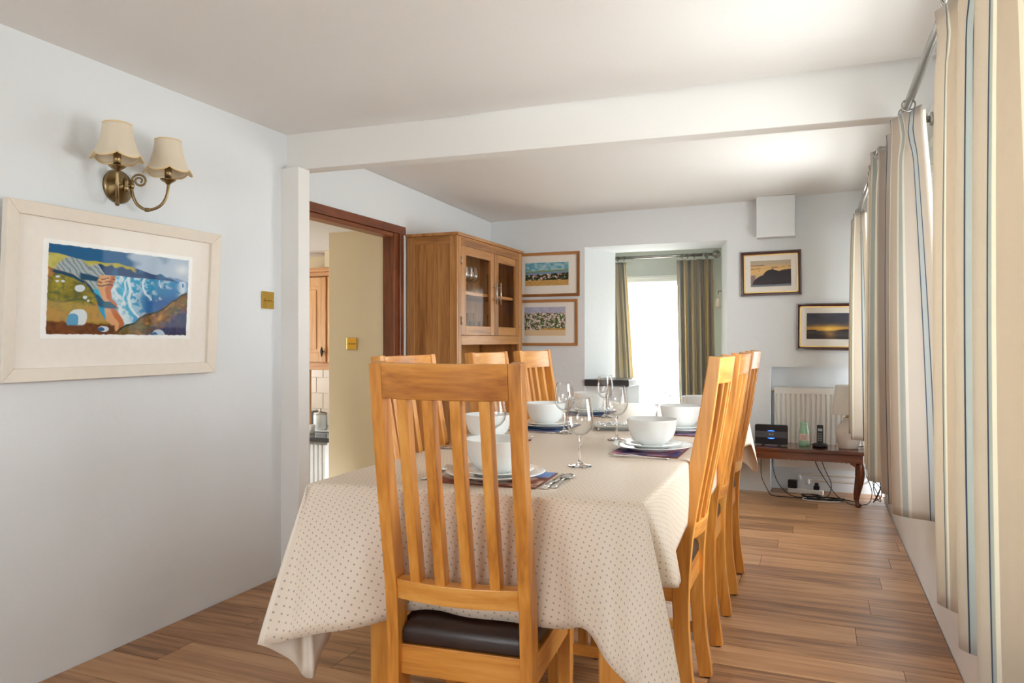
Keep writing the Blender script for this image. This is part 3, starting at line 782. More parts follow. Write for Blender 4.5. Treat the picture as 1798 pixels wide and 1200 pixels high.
def prof_plate(R, h):
    return [(R * .56, 0), (R * .60, .002), (R * .64, .006), (R * .98, h), (R, h + .0015), (R * .985, h + .003), (R * .66, .0095), (R * .58, .006), (.001, .0055)]
plate_me = MB().lathe([(.001, .0)] + prof_plate(.137, .016), 48, caps=False).mesh('dinner_plate'); plate_me.materials.append(M['ceramic'])
side_me = MB().lathe([(.001, .0)] + prof_plate(.103, .015), 44, caps=False).mesh('side_plate'); side_me.materials.append(M['ceramic'])
bowl_me = MB().lathe([(.001, 0), (.036, 0), (.039, .003), (.058, .015), (.073, .034), (.081, .056), (.086, .088), (.0865, .091), (.0845, .092), (.079, .058), (.070, .036), (.054, .018), (.034, .010), (.001, .008)], 48, caps=False).mesh('cereal_bowl'); bowl_me.materials.append(M['ceramic'])
gb_out = [(.0035, .088), (.012, .092), (.026, .101), (.037, .116), (.0415, .134), (.041, .150), (.037, .175), (.0325, .200), (.0312, .206)]
gb_in = [(.0305, .206), (.0318, .200), (.0362, .175), (.0402, .150), (.0407, .134), (.036, .117), (.025, .1025), (.012, .0955), (.001, .0945)]
gbowl_me = MB().lathe(gb_out + gb_in, 40, caps=False).mesh('glass_bowl'); gbowl_me.materials.append(M['glass'])
gstem_me = MB().lathe([(.001, 0), (.034, 0), (.0358, .0015), (.0345, .0035), (.020, .006), (.008, .012), (.0045, .022), (.0036, .045), (.0038, .075), (.006, .088), (.009, .0915), (.001, .0942)], 32, caps=False).mesh('stem_and_foot'); gstem_me.materials.append(M['crystal'])

def fork_mesh():
    mb = MB(); L = .195
    mb.sweep([(0, 0, .003), (0, .03, .0035), (0, .08, .005), (0, .12, .0075), (0, .135, .006), (0, .148, .004)], [.0062, .0052, .0035, .0035, .008, .0115], .0012, (1, 0, 0), True)
    for i in range(4):
        x = (i - 1.5) * .0062; mb.sweep([(x, .147, .0042), (x, .17, .0045), (x, .195, .010)], [.0018, .0016, .0007], .001, (1, 0, 0), True)
    return mb
def knife_mesh():
    mb = MB()
    mb.sweep([(0, 0, .003), (0, .04, .0035), (0, .085, .0035)], [.0075, .0068, .0055], [.0024, .003, .0025], (1, 0, 0), True)
    mb.sweep([(0, .085, .003), (.001, .10, .003), (.002, .16, .003), (.001, .195, .003), (-.003, .208, .003)], [.005, .008, .0095, .008, .002], .0009, (1, 0, 0), True)
    return mb
def spoon_mesh():
    mb = MB()
    mb.sweep([(0, 0, .003), (0, .03, .0035), (0, .08, .005), (0, .12, .0075)], [.006, .005, .0035, .0035], .0012, (1, 0, 0), True)
    rings = []
    for k in range(9):
        t = k / 8; hw = .018 * math.sin(PI * min(1, t * .9 + .08)) ** .7 + .001
        rings.append([(hw * a, .118 + .062 * t, .0075 - .006 * math.sin(PI * t) * (1 - a * a) ) for a in (-1, -.5, 0, .5, 1)] + [(hw * a, .118 + .062 * t, .0065 - .006 * math.sin(PI * t) * (1 - a * a)) for a in (1, .5, 0, -.5, -1)])
    mb.loft(rings, True); return mb
fork_me, knife_me, spoon_me = fork_mesh().mesh('fork'), knife_mesh().mesh('knife'), spoon_mesh().mesh('spoon')
for m_ in (fork_me, knife_me, spoon_me): m_.materials.append(M['cutlery'])

warm = [(208, 172, 150), (120, 60, 46), (190, 120, 84), (104, 130, 186)]
plum = [(170, 150, 176), (92, 52, 92), (60, 70, 130), (188, 120, 140)]
blue = [(96, 140, 186), (60, 92, 150), (170, 196, 214), (96, 60, 50)]
ZT = TZ + .0006
def setting(tagname, cx, cy_, rotz, tones, seed, parts='mpsbfk', off=(0, 0)):
    """local +y points to the table middle; rotz turns it"""
    R = Matrix.Rotation(rotz, 3, 'Z')
    def at(x, y_, z): v = R @ Vector((x, y_, 0)); return (cx + v.x, cy_ + v.y, z)
    zz = ZT
    if 'm' in parts: add_mat(at(0, 0, ZT), rotz, 'glossy picture placemat with brown edge ' + tagname, seed, tones); zz += .0042
    px, py = off
    g = None
    if 'p' in parts: o = tag(obj('dinner_plate', plate_me, None, None, at(px, py, zz)), 'wide white dinner plate on the placemat ' + tagname, 'plate', 'white dinner plates')
    if 's' in parts: o = tag(obj('side_plate', side_me, None, None, at(px + .002, py + .002, zz + .0068)), 'smaller white plate stacked under the bowl ' + tagname, 'plate', 'white side plates')
    if 'b' in parts: o = tag(obj('bowl', bowl_me, None, None, at(px + .002, py, zz + .0128)), 'deep white bowl stacked on plates ' + tagname, 'bowl', 'white bowls')
    if 'f' in parts: o = tag(obj('fork', fork_me, None, None, at(-.178, -.09, ZT), rotz), 'steel fork left of the placemat ' + tagname, 'fork')
    if 'k' in parts: o = tag(obj('knife', knife_me, None, None, at(.168, -.105, ZT), rotz), 'steel knife right of the placemat ' + tagname, 'knife')
    if 'o' in parts: o = tag(obj('spoon', spoon_me, None, None, at(.188, -.09, ZT), rotz), 'steel spoon right of the placemat ' + tagname, 'spoon')
def wine_glass(x, y_, label):
    r = thing('wine_glass', label, 'wine glass', (x, y_, ZT), 0, 'stemmed wine glasses on the table')
    obj('glass_bowl', gbowl_me, None, r); obj('stem_and_foot', gstem_me, None, r)

tA, tR1, tR2, tR3 = 'at the table head, behind the nearest chair', 'in front of the nearest curtain-side chair', 'in front of the middle curtain-side chair', 'in front of the farthest curtain-side chair'
tL1, tL2, tL3 = 'on the kitchen side, nearest the head chair', 'in front of the middle kitchen-side chair', 'in front of the farthest kitchen-side chair'
setting(tA, -.808, 1.862, math.radians(4), warm, 3, 'mpsbfko')
setting(tR1, -.515, 2.535, PI / 2, plum, 11, 'mpsbfk')
setting(tR2, -.508, 3.10, PI / 2, plum, 23, 'mpsb')
setting(tR3, -.508, 3.64, PI / 2, plum, 31, 'mpsb')
setting(tL1, -1.10, 2.47, -PI / 2, warm, 41, 'mpsbfk')
setting(tL2, -1.073, 3.02, -PI / 2, blue, 53, 'mpsbk')
setting(tL3, -1.077, 3.69, -PI / 2, blue, 61, 'mpsb')
wine_glass(-.649, 2.129, 'wine glass nearest the camera, beside the table-head setting')
wine_glass(-.691, 2.744, 'wine glass just left of the nearest curtain-side bowl')
wine_glass(-.652, 3.316, 'wine glass against the bright window, the nearer of that pair')
wine_glass(-.695, 3.895, 'wine glass against the bright window, the farther of that pair')
wine_glass(-.972, 2.225, 'wine glass seen between the slats of the head chair')
wine_glass(-.938, 2.865, 'wine glass overlapping the white bowl below the dresser')
wine_glass(-.950, 3.545, 'wine glass in front of the black slate ledge')

tv = thing('trivet', 'square grey metal trivet on small feet in the middle of the table', 'trivet', (-.79, 3.085, ZT), .35)
obj('plate', MB().box(-.085, .085, -.085, .085, .016, .021), 'steel', tv, bevel=.002)
for a in (-.07, .07):
    for b in (-.07, .07): obj('foot', MB().lathe([(.005, 0), (.005, .0155)], 10, (a, b, 0)), 'steel', tv)
for i in range(5):
    cxx, cyy = (i % 3 - 1) * .05, (i // 3 - .5) * .07
    ring = [(cxx + .022 * math.cos(2 * PI * k / 16), cyy + .022 * math.sin(2 * PI * k / 16), .0225) for k in range(17)]
    obj('ornament', MB().tube(ring, .0018, 6, False), 'cutlery', tv)

# ================================================================== OAK DRESSER
DX0, DX1, DY0, DY1, DZ = -2.725, -2.32, 4.672, 5.925, 1.965
ds = thing('display_dresser', 'tall oak dresser with two glazed doors against the left wall', 'dresser', (DX0, DY0, 0))
def D(x0, x1, y0, y1, z0, z1): return MB().box(x0 - DX0, x1 - DX0, y0 - DY0, y1 - DY0, z0, z1)
obj('top_board', D(DX0 - .004, DX1 + .012, DY0 - .010, DY1 + .010, DZ - .022, DZ), 'dry', ds, bevel=.004)
for ya, yb in ((DY0, DY0 + .024), (DY1 - .024, DY1)):
    sp = obj('side_panel', D(DX0 + .06, DX1 - .06, ya + .006, yb - .004, .10, DZ - .08), 'drz', ds)
    obj('stile', D(DX0, DX0 + .06, ya, yb, 0, DZ - .023), 'drz', sp, bevel=.002)
    obj('stile', D(DX1 - .06, DX1 - .002, ya, yb, 0, DZ - .023), 'drz', sp, bevel=.002)
    obj('rail', D(DX0 + .06, DX1 - .06, ya, yb, DZ - .08, DZ - .023), 'drx', sp, bevel=.002)
    obj('rail', D(DX0 + .06, DX1 - .06, ya, yb, .03, .10), 'drx', sp, bevel=.002)
    for k in range(3): obj('board', D(DX0 + .06 + k * .095, DX0 + .06 + k * .095 + .093, ya + .003, ya + .010, .10, DZ - .08), 'drz', sp)
obj('back_panel', D(DX0, DX0 + .012, DY0 + .024, DY1 - .024, .05, DZ - .023), 'drz', ds)
for ya, yb in ((DY0 + .0245, DY0 + .068), (DY1 - .075, DY1 - .0245)): obj('face_stile', D(DX1 - .022, DX1, ya, yb, 0, DZ - .023), 'drz', ds, bevel=.002)
obj('face_rail', D(DX1 - .022, DX1, DY0 + .069, DY1 - .076, DZ - .085, DZ - .023), 'dry', ds, bevel=.002)
obj('face_rail', D(DX1 - .022, DX1, DY0 + .069, DY1 - .076, 1.168, 1.235), 'dry', ds, bevel=.002)
obj('shelf', D(DX0 + .012, DX1 - .024, DY0 + .025, DY1 - .025, 1.215, 1.235), 'dry', ds)
obj('shelf', D(DX0 + .012, DX1 - .03, DY0 + .025, DY1 - .025, 1.535, 1.557), 'dry', ds)
obj('counter_board', D(DX0, DX1 + .03, DY0 - .0, DY1 + .0, .80, .83), 'dry', ds, bevel=.004)
for k in range(2):
    a = DY0 + .069 + k * .555; b = a + .552
    d = obj('cupboard_door', D(DX1 - .02, DX1 + .002, a, b, .06, .795), 'drz', ds, bevel=.003)
    obj('knob', MB().lathe([(.004, 0), (.006, .01), (.012, .02), (.001, .026)], 14).rot(Matrix.Translation((DX1 - DX0 + .002, (b - .04 if k == 0 else a + .04) - DY0, .5)) @ Matrix.Rotation(PI / 2, 4, 'Y')), 'steel', d)
for k in range(2):
    a, b = (4.738, 5.328) if k == 0 else (5.332, 5.848); z0, z1 = 1.238, 1.878
    st = .075
    f = D(DX1 - .020, DX1 + .001, a, a + st, z0, z1); f.box(DX1 - .020 - DX0, DX1 + .001 - DX0, b - st - DY0, b - DY0, z0, z1)
    d = obj('glazed_door', f, 'drz', ds, bevel=.002)
    obj('door_rail', D(DX1 - .019, DX1, a + st, b - st, z1 - .062, z1), 'dry', d, bevel=.002)
    obj('door_rail', D(DX1 - .019, DX1, a + st, b - st, z0, z0 + .068), 'dry', d, bevel=.002)
    obj('pane', D(DX1 - .012, DX1 - .009, a + st, b - st, z0 + .068, z1 - .062), 'picture_glass', d)
    hy = (b - .028 if k == 0 else a + .05) - DY0; hx = DX1 - DX0
    obj('handle', MB().tube([(hx + .032, hy, 1.482), (hx + .032, hy, 1.652)], .0055, 10).tube([(hx, hy, 1.52), (hx + .032, hy, 1.52)], .004, 8).tube([(hx, hy, 1.615), (hx + .032, hy, 1.615)], .004, 8), 'steel', d)
    for hz in (1.34, 1.77): obj('hinge', MB().tube([(hx + .004, (a - .002 if k == 0 else b + .002) - DY0, hz - .03), (hx + .004, (a - .002 if k == 0 else b + .002) - DY0, hz + .03)], .004, 8), 'steel', d)
# glassware inside
def shelf_glass(kind, x, y_, z, label, group):
    if kind == 'stem':
        r = thing('stemmed_glass', label, 'glass', (x, y_, z), 0, group)
        a = obj('glass_bowl', gbowl_me, None, r); b = obj('stem_and_foot', gstem_me, None, r)
    elif kind == 'tall':
        r = tag(obj('tall_glass', tall_me, None, None, (x, y_, z)), label, 'glass', group)
    else:
        r = tag(obj('tumbler', tumbler_g if kind == 'green' else tumbler_me, None, None, (x, y_, z)), label, 'glass', group)
tall_me = MB().lathe([(.001, 0), (.026, 0), (.028, .004), (.031, .175), (.0295, .175), (.0265, .012), (.001, .011)], 28, caps=False).mesh('tall_glass'); tall_me.materials.append(M['glass'])
tumbler_me = MB().lathe([(.001, 0), (.030, 0), (.032, .004), (.038, .11), (.0365, .11), (.031, .012), (.001, .011)], 28, caps=False).mesh('tumbler'); tumbler_me.materials.append(M['glass'])
tumbler_g = tumbler_me.copy(); tumbler_g.materials.clear(); tumbler_g.materials.append(M['green_glass'])
ORD = ['first', 'second', 'third', 'fourth', 'fifth']
for i in range(5):
    for j in range(2): shelf_glass('stem', -2.44 - j * .12, 4.86 + i * .085 + j * .03, 1.5575, '%s stemmed glass from the left in the %s row of the upper dresser shelf' % (ORD[i], ('front', 'back')[j]), 'stemmed glasses on the upper dresser shelf')
for i in range(2): shelf_glass('tall', -2.42, 5.47 + i * .13, 1.5575, 'tall plain glass on the upper shelf behind the right dresser door, %s one' % ('left', 'right')[i], 'tall glasses on the upper dresser shelf')
shelf_glass('green', -2.42, 4.86, 1.2355, 'green glass tumbler on the lower shelf of the dresser', None)
for i in range(4): shelf_glass('tumbler' if i % 2 else 'tall', -2.44, 4.965 + i * .085, 1.2355, '%s clear %s from the left on the lower shelf behind the left dresser door' % (ORD[i // 2], 'tumbler' if i % 2 else 'tall glass'), 'tumblers on the lower dresser shelf' if i % 2 else 'tall glasses on the lower dresser shelf')
for i in range(4): shelf_glass('stem', -2.56, 4.93 + i * .095, 1.2355, '%s stemmed glass from the left at the back of the lower dresser shelf' % ORD[i], 'stemmed glasses on the lower dresser shelf')
shelf_glass('tall', -2.43, 5.50, 1.2355, 'clear tall glass on the lower shelf behind the right dresser door', None)

# ================================================================== PICTURES
def soft(x, k=60): return np.clip(x * k + .5, 0, 1)
def line(u, pts):
    p = np.array(pts, float); return np.interp(u, p[:, 0], p[:, 1])
def ell(u, v, cx, cy_, rx, ry): return soft(1 - ((u - cx) / rx) ** 2 - ((v - cy_) / ry) ** 2, 8)
def paint_beach(u, v):
    n1, n2, n3 = fbm(u, v, 14, 9, 1), fbm(u, v, 40, 26, 2), fbm(u, v, 5, 4, 3)
    wob = (n2 - .5) * .03
    uo, vo = u, v
    u = u + .012 * (n1 - .5); v = v + .018 * (fbm(u, v, 12, 8, 77) - .5)
    c = np.broadcast_to(lin((22, 98, 150)), u.shape + (3,)).copy()
    cl = soft((n3 + .9 * (u - .42) + .9 * (v - .08)) - .62, 5); c = mix3(c, cl * .85, lin((196, 214, 232)))
    c = mix3(c, np.exp(-((u - .94) / .06) ** 2 - ((v - .14) / .07) ** 2) * .8, lin((244, 248, 250)))
    hz = .295
    sea = soft(v - hz - .002, 120)
    dist = np.clip((u - .42) / .5, 0, 1)
    sc = lin((58, 178, 214))[None, None] * (1 - dist[..., None]) + lin((2, 104, 170))[None, None] * dist[..., None]
    sc = sc * (.75 + .5 * n1[..., None]); sc = mix3(sc, soft(n3 - .52, 7) * .5, lin((10, 150, 200)))
    sc = mix3(sc, soft(v - .5 + .25 * (.75 - u) + .1 * (n1 - .5), 9) * soft(u - .62, 9) * .8, lin((6, 76, 150)))
    c = c * (1 - sea[..., None]) + sc * sea[..., None]
    for crv, th, hi in (([(.29, .645), (.36, .63), (.42, .635), (.48, .655), (.54, .70)], .007, .56), ([(.36, .525), (.46, .545), (.55, .53), (.65, .545), (.73, .58), (.8, .63)], .011, .82), ([(.29, .53), (.36, .50), (.45, .505), (.55, .49), (.62, .50)], .006, .62), ([(.29, .76), (.34, .755), (.4, .775)], .003, .4)):
        cu = line(v, crv) + .02 * (n1 - .5); vis = soft(hi - v, 40) * sea
        c = mix3(c, vis * soft(th - np.abs(u - cu), 180) * .9, lin((226, 242, 248)))
        c = mix3(c, vis * soft(.05 - np.abs(u - cu - .035), 40) * soft(n2 - .5, 9) * .45, lin((214, 238, 246)))
    c = mix3(c, sea * np.exp(-((u - .95) / .035) ** 2) * soft(.5 - v, 6) * soft(n2 - .38, 8) * .9, lin((226, 240, 248)))
    # distant blue headland
    head = line(u, [(.24, .16), (.29, .15), (.36, .16), (.44, .145), (.50, .165), (.56, .18), (.62, .2), (.69, .235), (.735, .24), (.77, .22), (.81, .255), (.85, .262), (.88, .285), (.92, .295), (1, .3)])
    hm = soft(v - head, 120) * soft(hz + .004 - v, 120) * soft(.9 - u, 200)
    c = mix3(c, hm, lin((18, 66, 116))); c = mix3(c, hm * soft(n1 - .62, 20) * .7, lin((40, 112, 160)))
    c = mix3(c, hm * soft(head + .055 * n1 * 1.5 - v + .01 * np.sin(u * 90), 60) * soft(.57 - u, 30), lin((188, 178, 70)))
    hp = line(u, [(.80, .3), (.84, .235), (.87, .262), (.90, .25), (.96, .29), (1, .3)])
    c = mix3(c, soft(v - hp, 120) * soft(hz - v, 120) * (1 - hm) * soft(u - .8, 100), lin((128, 150, 196)))
    # green hill and pale cliffs at the left
    hill = line(u, [(0, .115), (.06, .115), (.12, .13), (.2, .15), (.27, .17), (.31, .19), (.36, .3)])
    hl = soft(v - hill, 120) * soft(.36 - u, 60) * soft(.46 - v, 30)
    c = mix3(c, hl, lin((206, 196, 104))); c = mix3(c, hl * soft(n1 - .5, 8) * .5, lin((168, 164, 62)))
    cliff = hl * soft(v - (.16 + .05 * np.sin(u * 30)), 50) * soft(u - .06 - (.24 - v) * .3, 40) * soft(.33 - np.abs(v - .25) - .1, 20)
    c = mix3(c, cliff, lin((176, 190, 194))); c = mix3(c, cliff * soft(np.sin((u * .9 - v * .5) * 190 + n1 * 9) - .3, 4) * .55, lin((86, 100, 110)))
    c = mix3(c, soft(v - line(u, [(.2, .3), (.24, .31), (.3, .33), (.37, .36), (.38, .4)]), 120) * soft(.375 - u, 90) * soft(.38 - v, 90) * soft(u - .2, 60), lin((22, 76, 108)))
    # sand
    bl_ = line(v, [(.30, .33), (.38, .31), (.5, .33), (.62, .36), (.8, .38), (1, .42)]); br_ = line(v, [(.30, .44), (.38, .425), (.47, .40), (.56, .415), (.63, .45), (.7, .45), (.78, .48), (.86, .51), (1, .5)])
    sand = soft(u - bl_, 120) * soft(br_ - u + wob * .4, 120) * soft(v - .305, 120)
    foam = sea * soft(br_ + .055 + (n1 - .5) * .08 - u, 60) * soft(u - br_ - wob * .4, 100)
    c = mix3(c, foam * np.clip(n2 * 2.2 - .35, 0, 1), lin((224, 240, 246)))
    c = mix3(c, sand, lin((228, 170, 120))); c = mix3(c, sand * soft(u - br_ + .028 + .02 * n1, 90), lin((196, 112, 66)))
    for yy in (.345, .385, .42): c = mix3(c, sand * soft(.006 - np.abs(v - yy - .01 * np.sin(u * 60)), 200) * soft(n2 - .42, 20), lin((60, 58, 66)))
    c = mix3(c, soft(v - line(u, [(.29, .5), (.33, .54), (.36, .6), (.4, .6), (.45, .66), (.47, .665)]), 120) * soft(line(u, [(.29, .62), (.34, .67), (.4, .68), (.47, .67)]) - v, 120) * soft(.465 - u, 120) * soft(u - .29, 60), lin((24, 92, 124)))
    # near hillside
    nh = line(u, [(0, .26), (.05, .29), (.1, .30), (.16, .32), (.22, .38), (.27, .44), (.295, .5), (.315, .6), (.33, .7), (.37, .8), (.42, .87), (.46, .97), (.47, 1.1)])
    nm = soft(v - nh + wob * .5, 120) * soft(.47 - u, 90)
    n5 = fbm(uo, vo, 80, 50, 89); gcol = lin((164, 150, 50)) * (.35 + .9 * n1[..., None] * (.5 + n5[..., None]))
    gcol = mix3(gcol, soft(n3 - .52, 9) * .8, lin((196, 132, 56))); gcol = mix3(gcol, soft(n2 - .6, 12) * .6, lin((70, 92, 60)))
    c = c * (1 - nm[..., None]) + gcol * nm[..., None]
    c = mix3(c, nm * soft(.018 - np.abs(v - nh - .02), 90) * soft(.3 - u, 40) * soft(n1 - .35, 9), lin((24, 70, 104)))
    c = mix3(c, nm * soft(.012 - np.abs(v - .60 - .12 * u - .03 * np.sin(u * 22)), 120) * soft(.3 - u, 30), lin((88, 104, 60)))
    low = nm * soft(v - .62 - .1 * u, 30) * soft(.84 - v, 40); c = mix3(c, low * .6, lin((196, 160, 88)))
    bot = soft(v - .845 - .05 * u + wob, 60) * soft(.44 - u, 60); bc = lin((120, 66, 26)) * (.35 + 1.1 * n2[..., None])
    c = c * (1 - bot[..., None]) + bc * bot[..., None]
    for cx, cy_, rx, ry in ((.2, .47, .032, .04), (.235, .575, .015, .02), (.065, .36, .014, .012), (.065, .41, .012, .012), (.1, .405, .012, .012), (.26, .61, .01, .012)):
        c = mix3(c, ell(u, v, cx, cy_, rx, ry), lin((222, 230, 236)))
    c = mix3(c, soft(1 - (np.abs(u - .195) / .062) ** 2.6 - (np.abs(v - .81 + .3 * (u - .195)) / .10) ** 2.6, 8), lin((228, 238, 242))); c = mix3(c, soft(1 - (np.abs(u - .165) / .038) ** 2.6 - (np.abs(v - .835) / .075) ** 2.6, 8), lin((96, 166, 206)))
    c = mix3(c, soft(v - .885, 60) * ell(u, v, .19, .81, .085, .14), lin((110, 66, 30)))
    c = mix3(c, ell(u, v, .365, .92, .035, .035), lin((214, 226, 234))); c = mix3(c, ell(u, v, .35, .925, .022, .025), lin((50, 96, 140)))
    # bracken at the lower right
    rb = line(u, [(.42, 1.0), (.46, .93), (.52, .87), (.58, .84), (.62, .77), (.66, .735), (.72, .70), (.78, .66), (.83, .61), (.86, .55), (.90, .52), (.94, .46), (1, .42)])
    rm = soft(v - rb + (n2 - .5) * .03, 90) * soft(u - .42, 60)
    n4 = fbm(uo, vo, 90, 55, 88); rc = lin((156, 108, 40)) * (.15 + 1.5 * n2[..., None] * (.5 + n4[..., None])); rc = mix3(rc, soft(n1 - .52, 9) * .75, lin((104, 104, 50)))
    rc = mix3(rc, soft(v - rb - .2 + .15 * (n1 - .5), 9) * soft(u - .66, 8) * .85, lin((22, 60, 118)) * 1.0); rc = mix3(rc, soft(np.sin(n1 * 40 + u * 18), 2) * .35, lin((50, 38, 22)))
    c = c * (1 - rm[..., None]) + rc * rm[..., None]
    c = mix3(c, rm * soft(.012 - np.abs(v - rb - .012), 120), lin((30, 48, 44)))
    c = mix3(c, ell(u, v, .765, 1.0, .055, .085), lin((196, 214, 230))); c = mix3(c, ell(u, v, .735, 1.01, .03, .06), lin((56, 112, 170)))
    # deckled white edge
    u, v = uo, vo
    e = np.minimum(np.minimum(u * 1.9, (1 - u) * 1.9), np.minimum(v, 1 - v)) - .008 - .010 * noise2(u, v, 60, 36, 9)
    return mix3(c * .86, soft(-e, 220), lin((248, 247, 245)))
def paint_harbour(u, v):
    n1, n2 = fbm(u, v, 16, 10, 21), fbm(u, v, 34, 20, 22)
    c = np.broadcast_to(lin((104, 170, 190)), u.shape + (3,)).copy(); c = mix3(c, soft(n1 - .5 - .4 * (.3 - v), 5) * .6, lin((198, 214, 214)))
    hill = .40 - .06 * u - .01 * np.sin(u * 20); c = mix3(c, soft(v - hill + .03, 60), lin((130, 152, 96))); c = mix3(c, soft(v - hill - .03, 60), lin((120, 150, 178)))
    town = .53 - .08 * u + .04 * (n1 - .5); tm = soft(v - town, 60)
    tc = lin((58, 66, 42)) * (.4 + 1.2 * n2[..., None]); tc = mix3(tc, soft(n1 - .58, 20), lin((168, 130, 126))); tc = mix3(tc, soft(n2 - .68, 20), lin((222, 206, 190)))
    c = c * (1 - tm[..., None]) + tc * tm[..., None]
    return mix3(c, soft(v - .76 + .03 * (n2 - .5), 50), lin((206, 160, 92)) * (1 + 0 * 1)) * (.82 + .36 * n2[..., None])
def paint_village(u, v):
    n1, n2 = fbm(u, v, 18, 14, 31), fbm(u, v, 40, 30, 32)
    c = np.broadcast_to(lin((176, 176, 200)), u.shape + (3,)).copy(); c = mix3(c, soft(n1 - .5, 5) * .5, lin((206, 204, 214)))
    tm = soft(v - .2 + .12 * (n1 - .5), 50); tc = lin((96, 112, 60)) * (.35 + 1.3 * n2[..., None])
    tc = mix3(tc, soft(n1 - .54, 25), lin((196, 168, 162))); tc = mix3(tc, soft(n2 - .64, 25), lin((238, 226, 214))); tc = mix3(tc, soft(.32 - n2, 20), lin((48, 52, 50)))
    c = c * (1 - tm[..., None]) + tc * tm[..., None]
    c = mix3(c, soft(v - .74 + .05 * (n1 - .5), 50) * soft(.84 - v, 60) * soft(u - .42, 20), lin((202, 152, 82)))
    return mix3(c, soft(v - .80 + .04 * (n1 - .5), 50), lin((226, 198, 158)))
def paint_dusk(u, v):
    n1 = fbm(u, v, 5, 22, 41)
    c = lin((186, 172, 150)) * (1 - v[..., None]) + lin((232, 188, 130)) * v[..., None]
    c = mix3(c, soft(.16 - np.abs(v - .36), 8) * .7, lin((238, 190, 118))); c = mix3(c, soft(.02 - np.abs(v - .27 + .06 * (u - .7)), 60) * soft(n1 - .42, 8), lin((136, 108, 96))); c = mix3(c, soft(.018 - np.abs(v - .18), 60) * soft(.35 - u, 20), lin((150, 118, 100)))
    c = mix3(c, soft(v - .56, 30) * soft(.12 - u, 20), lin((150, 128, 128)))
    land = line(u, [(0, 1), (.04, .9), (.08, .76), (.14, .68), (.2, .62), (.28, .57), (.31, .56), (.33, .5), (.38, .42), (.44, .37), (.5, .35), (.58, .36), (.66, .40), (.72, .42), (.78, .38), (.86, .37), (1, .35)])
    c = mix3(c, soft(v - land, 150), lin((62, 58, 62))); c = mix3(c, soft(.02 - np.abs(u - .545), 200) * soft(v - .315, 200) * soft(.37 - v, 200), lin((70, 60, 60)))
    c = mix3(c, ell(u, v, .22, .385, .012, .02), lin((110, 90, 84)))
    return mix3(c, soft(v - .93 + .06 * (.5 - u) ** 2, 90), lin((128, 130, 140)))
def paint_sunset(u, v):
    n1, n2 = fbm(u, v, 5, 14, 51), fbm(u, v, 9, 40, 52)
    c = lin((74, 74, 84)) * (.75 + .6 * n1[..., None]); g = np.exp(-((u - .5) / .42) ** 2 - ((v - .6) / .12) ** 2)
    c = mix3(c, np.clip(soft(.07 - np.abs(v - .60), 25) * .75, 0, 1), lin((190, 140, 84))); c = mix3(c, np.clip(g * (.5 + .7 * n1), 0, 1), lin((246, 190, 84))); c = mix3(c, np.exp(-((u - .5) / .1) ** 2 - ((v - .62) / .05) ** 2), lin((255, 222, 120)))
    land = line(u, [(0, .66), (.1, .64), (.2, .645), (.26, .69), (.5, .71), (.64, .69), (.74, .65), (.86, .625), (1, .615)])
    c = mix3(c, soft(v - land, 120) * soft(.705 - v, 120), lin((58, 54, 54)))
    s = soft(v - .70, 120); w_ = lin((80, 74, 74)) * (.6 + .8 * n2[..., None]); w_ = mix3(w_, np.clip(np.exp(-((u - .53) / .12) ** 2) * n2 * 1.2, 0, 1), lin((190, 146, 96))); w_ = mix3(w_, soft(v - .86 + .1 * (.5 - u), 12) * .6, lin((44, 42, 44)))
    return c * (1 - s[..., None]) + w_ * s[..., None]

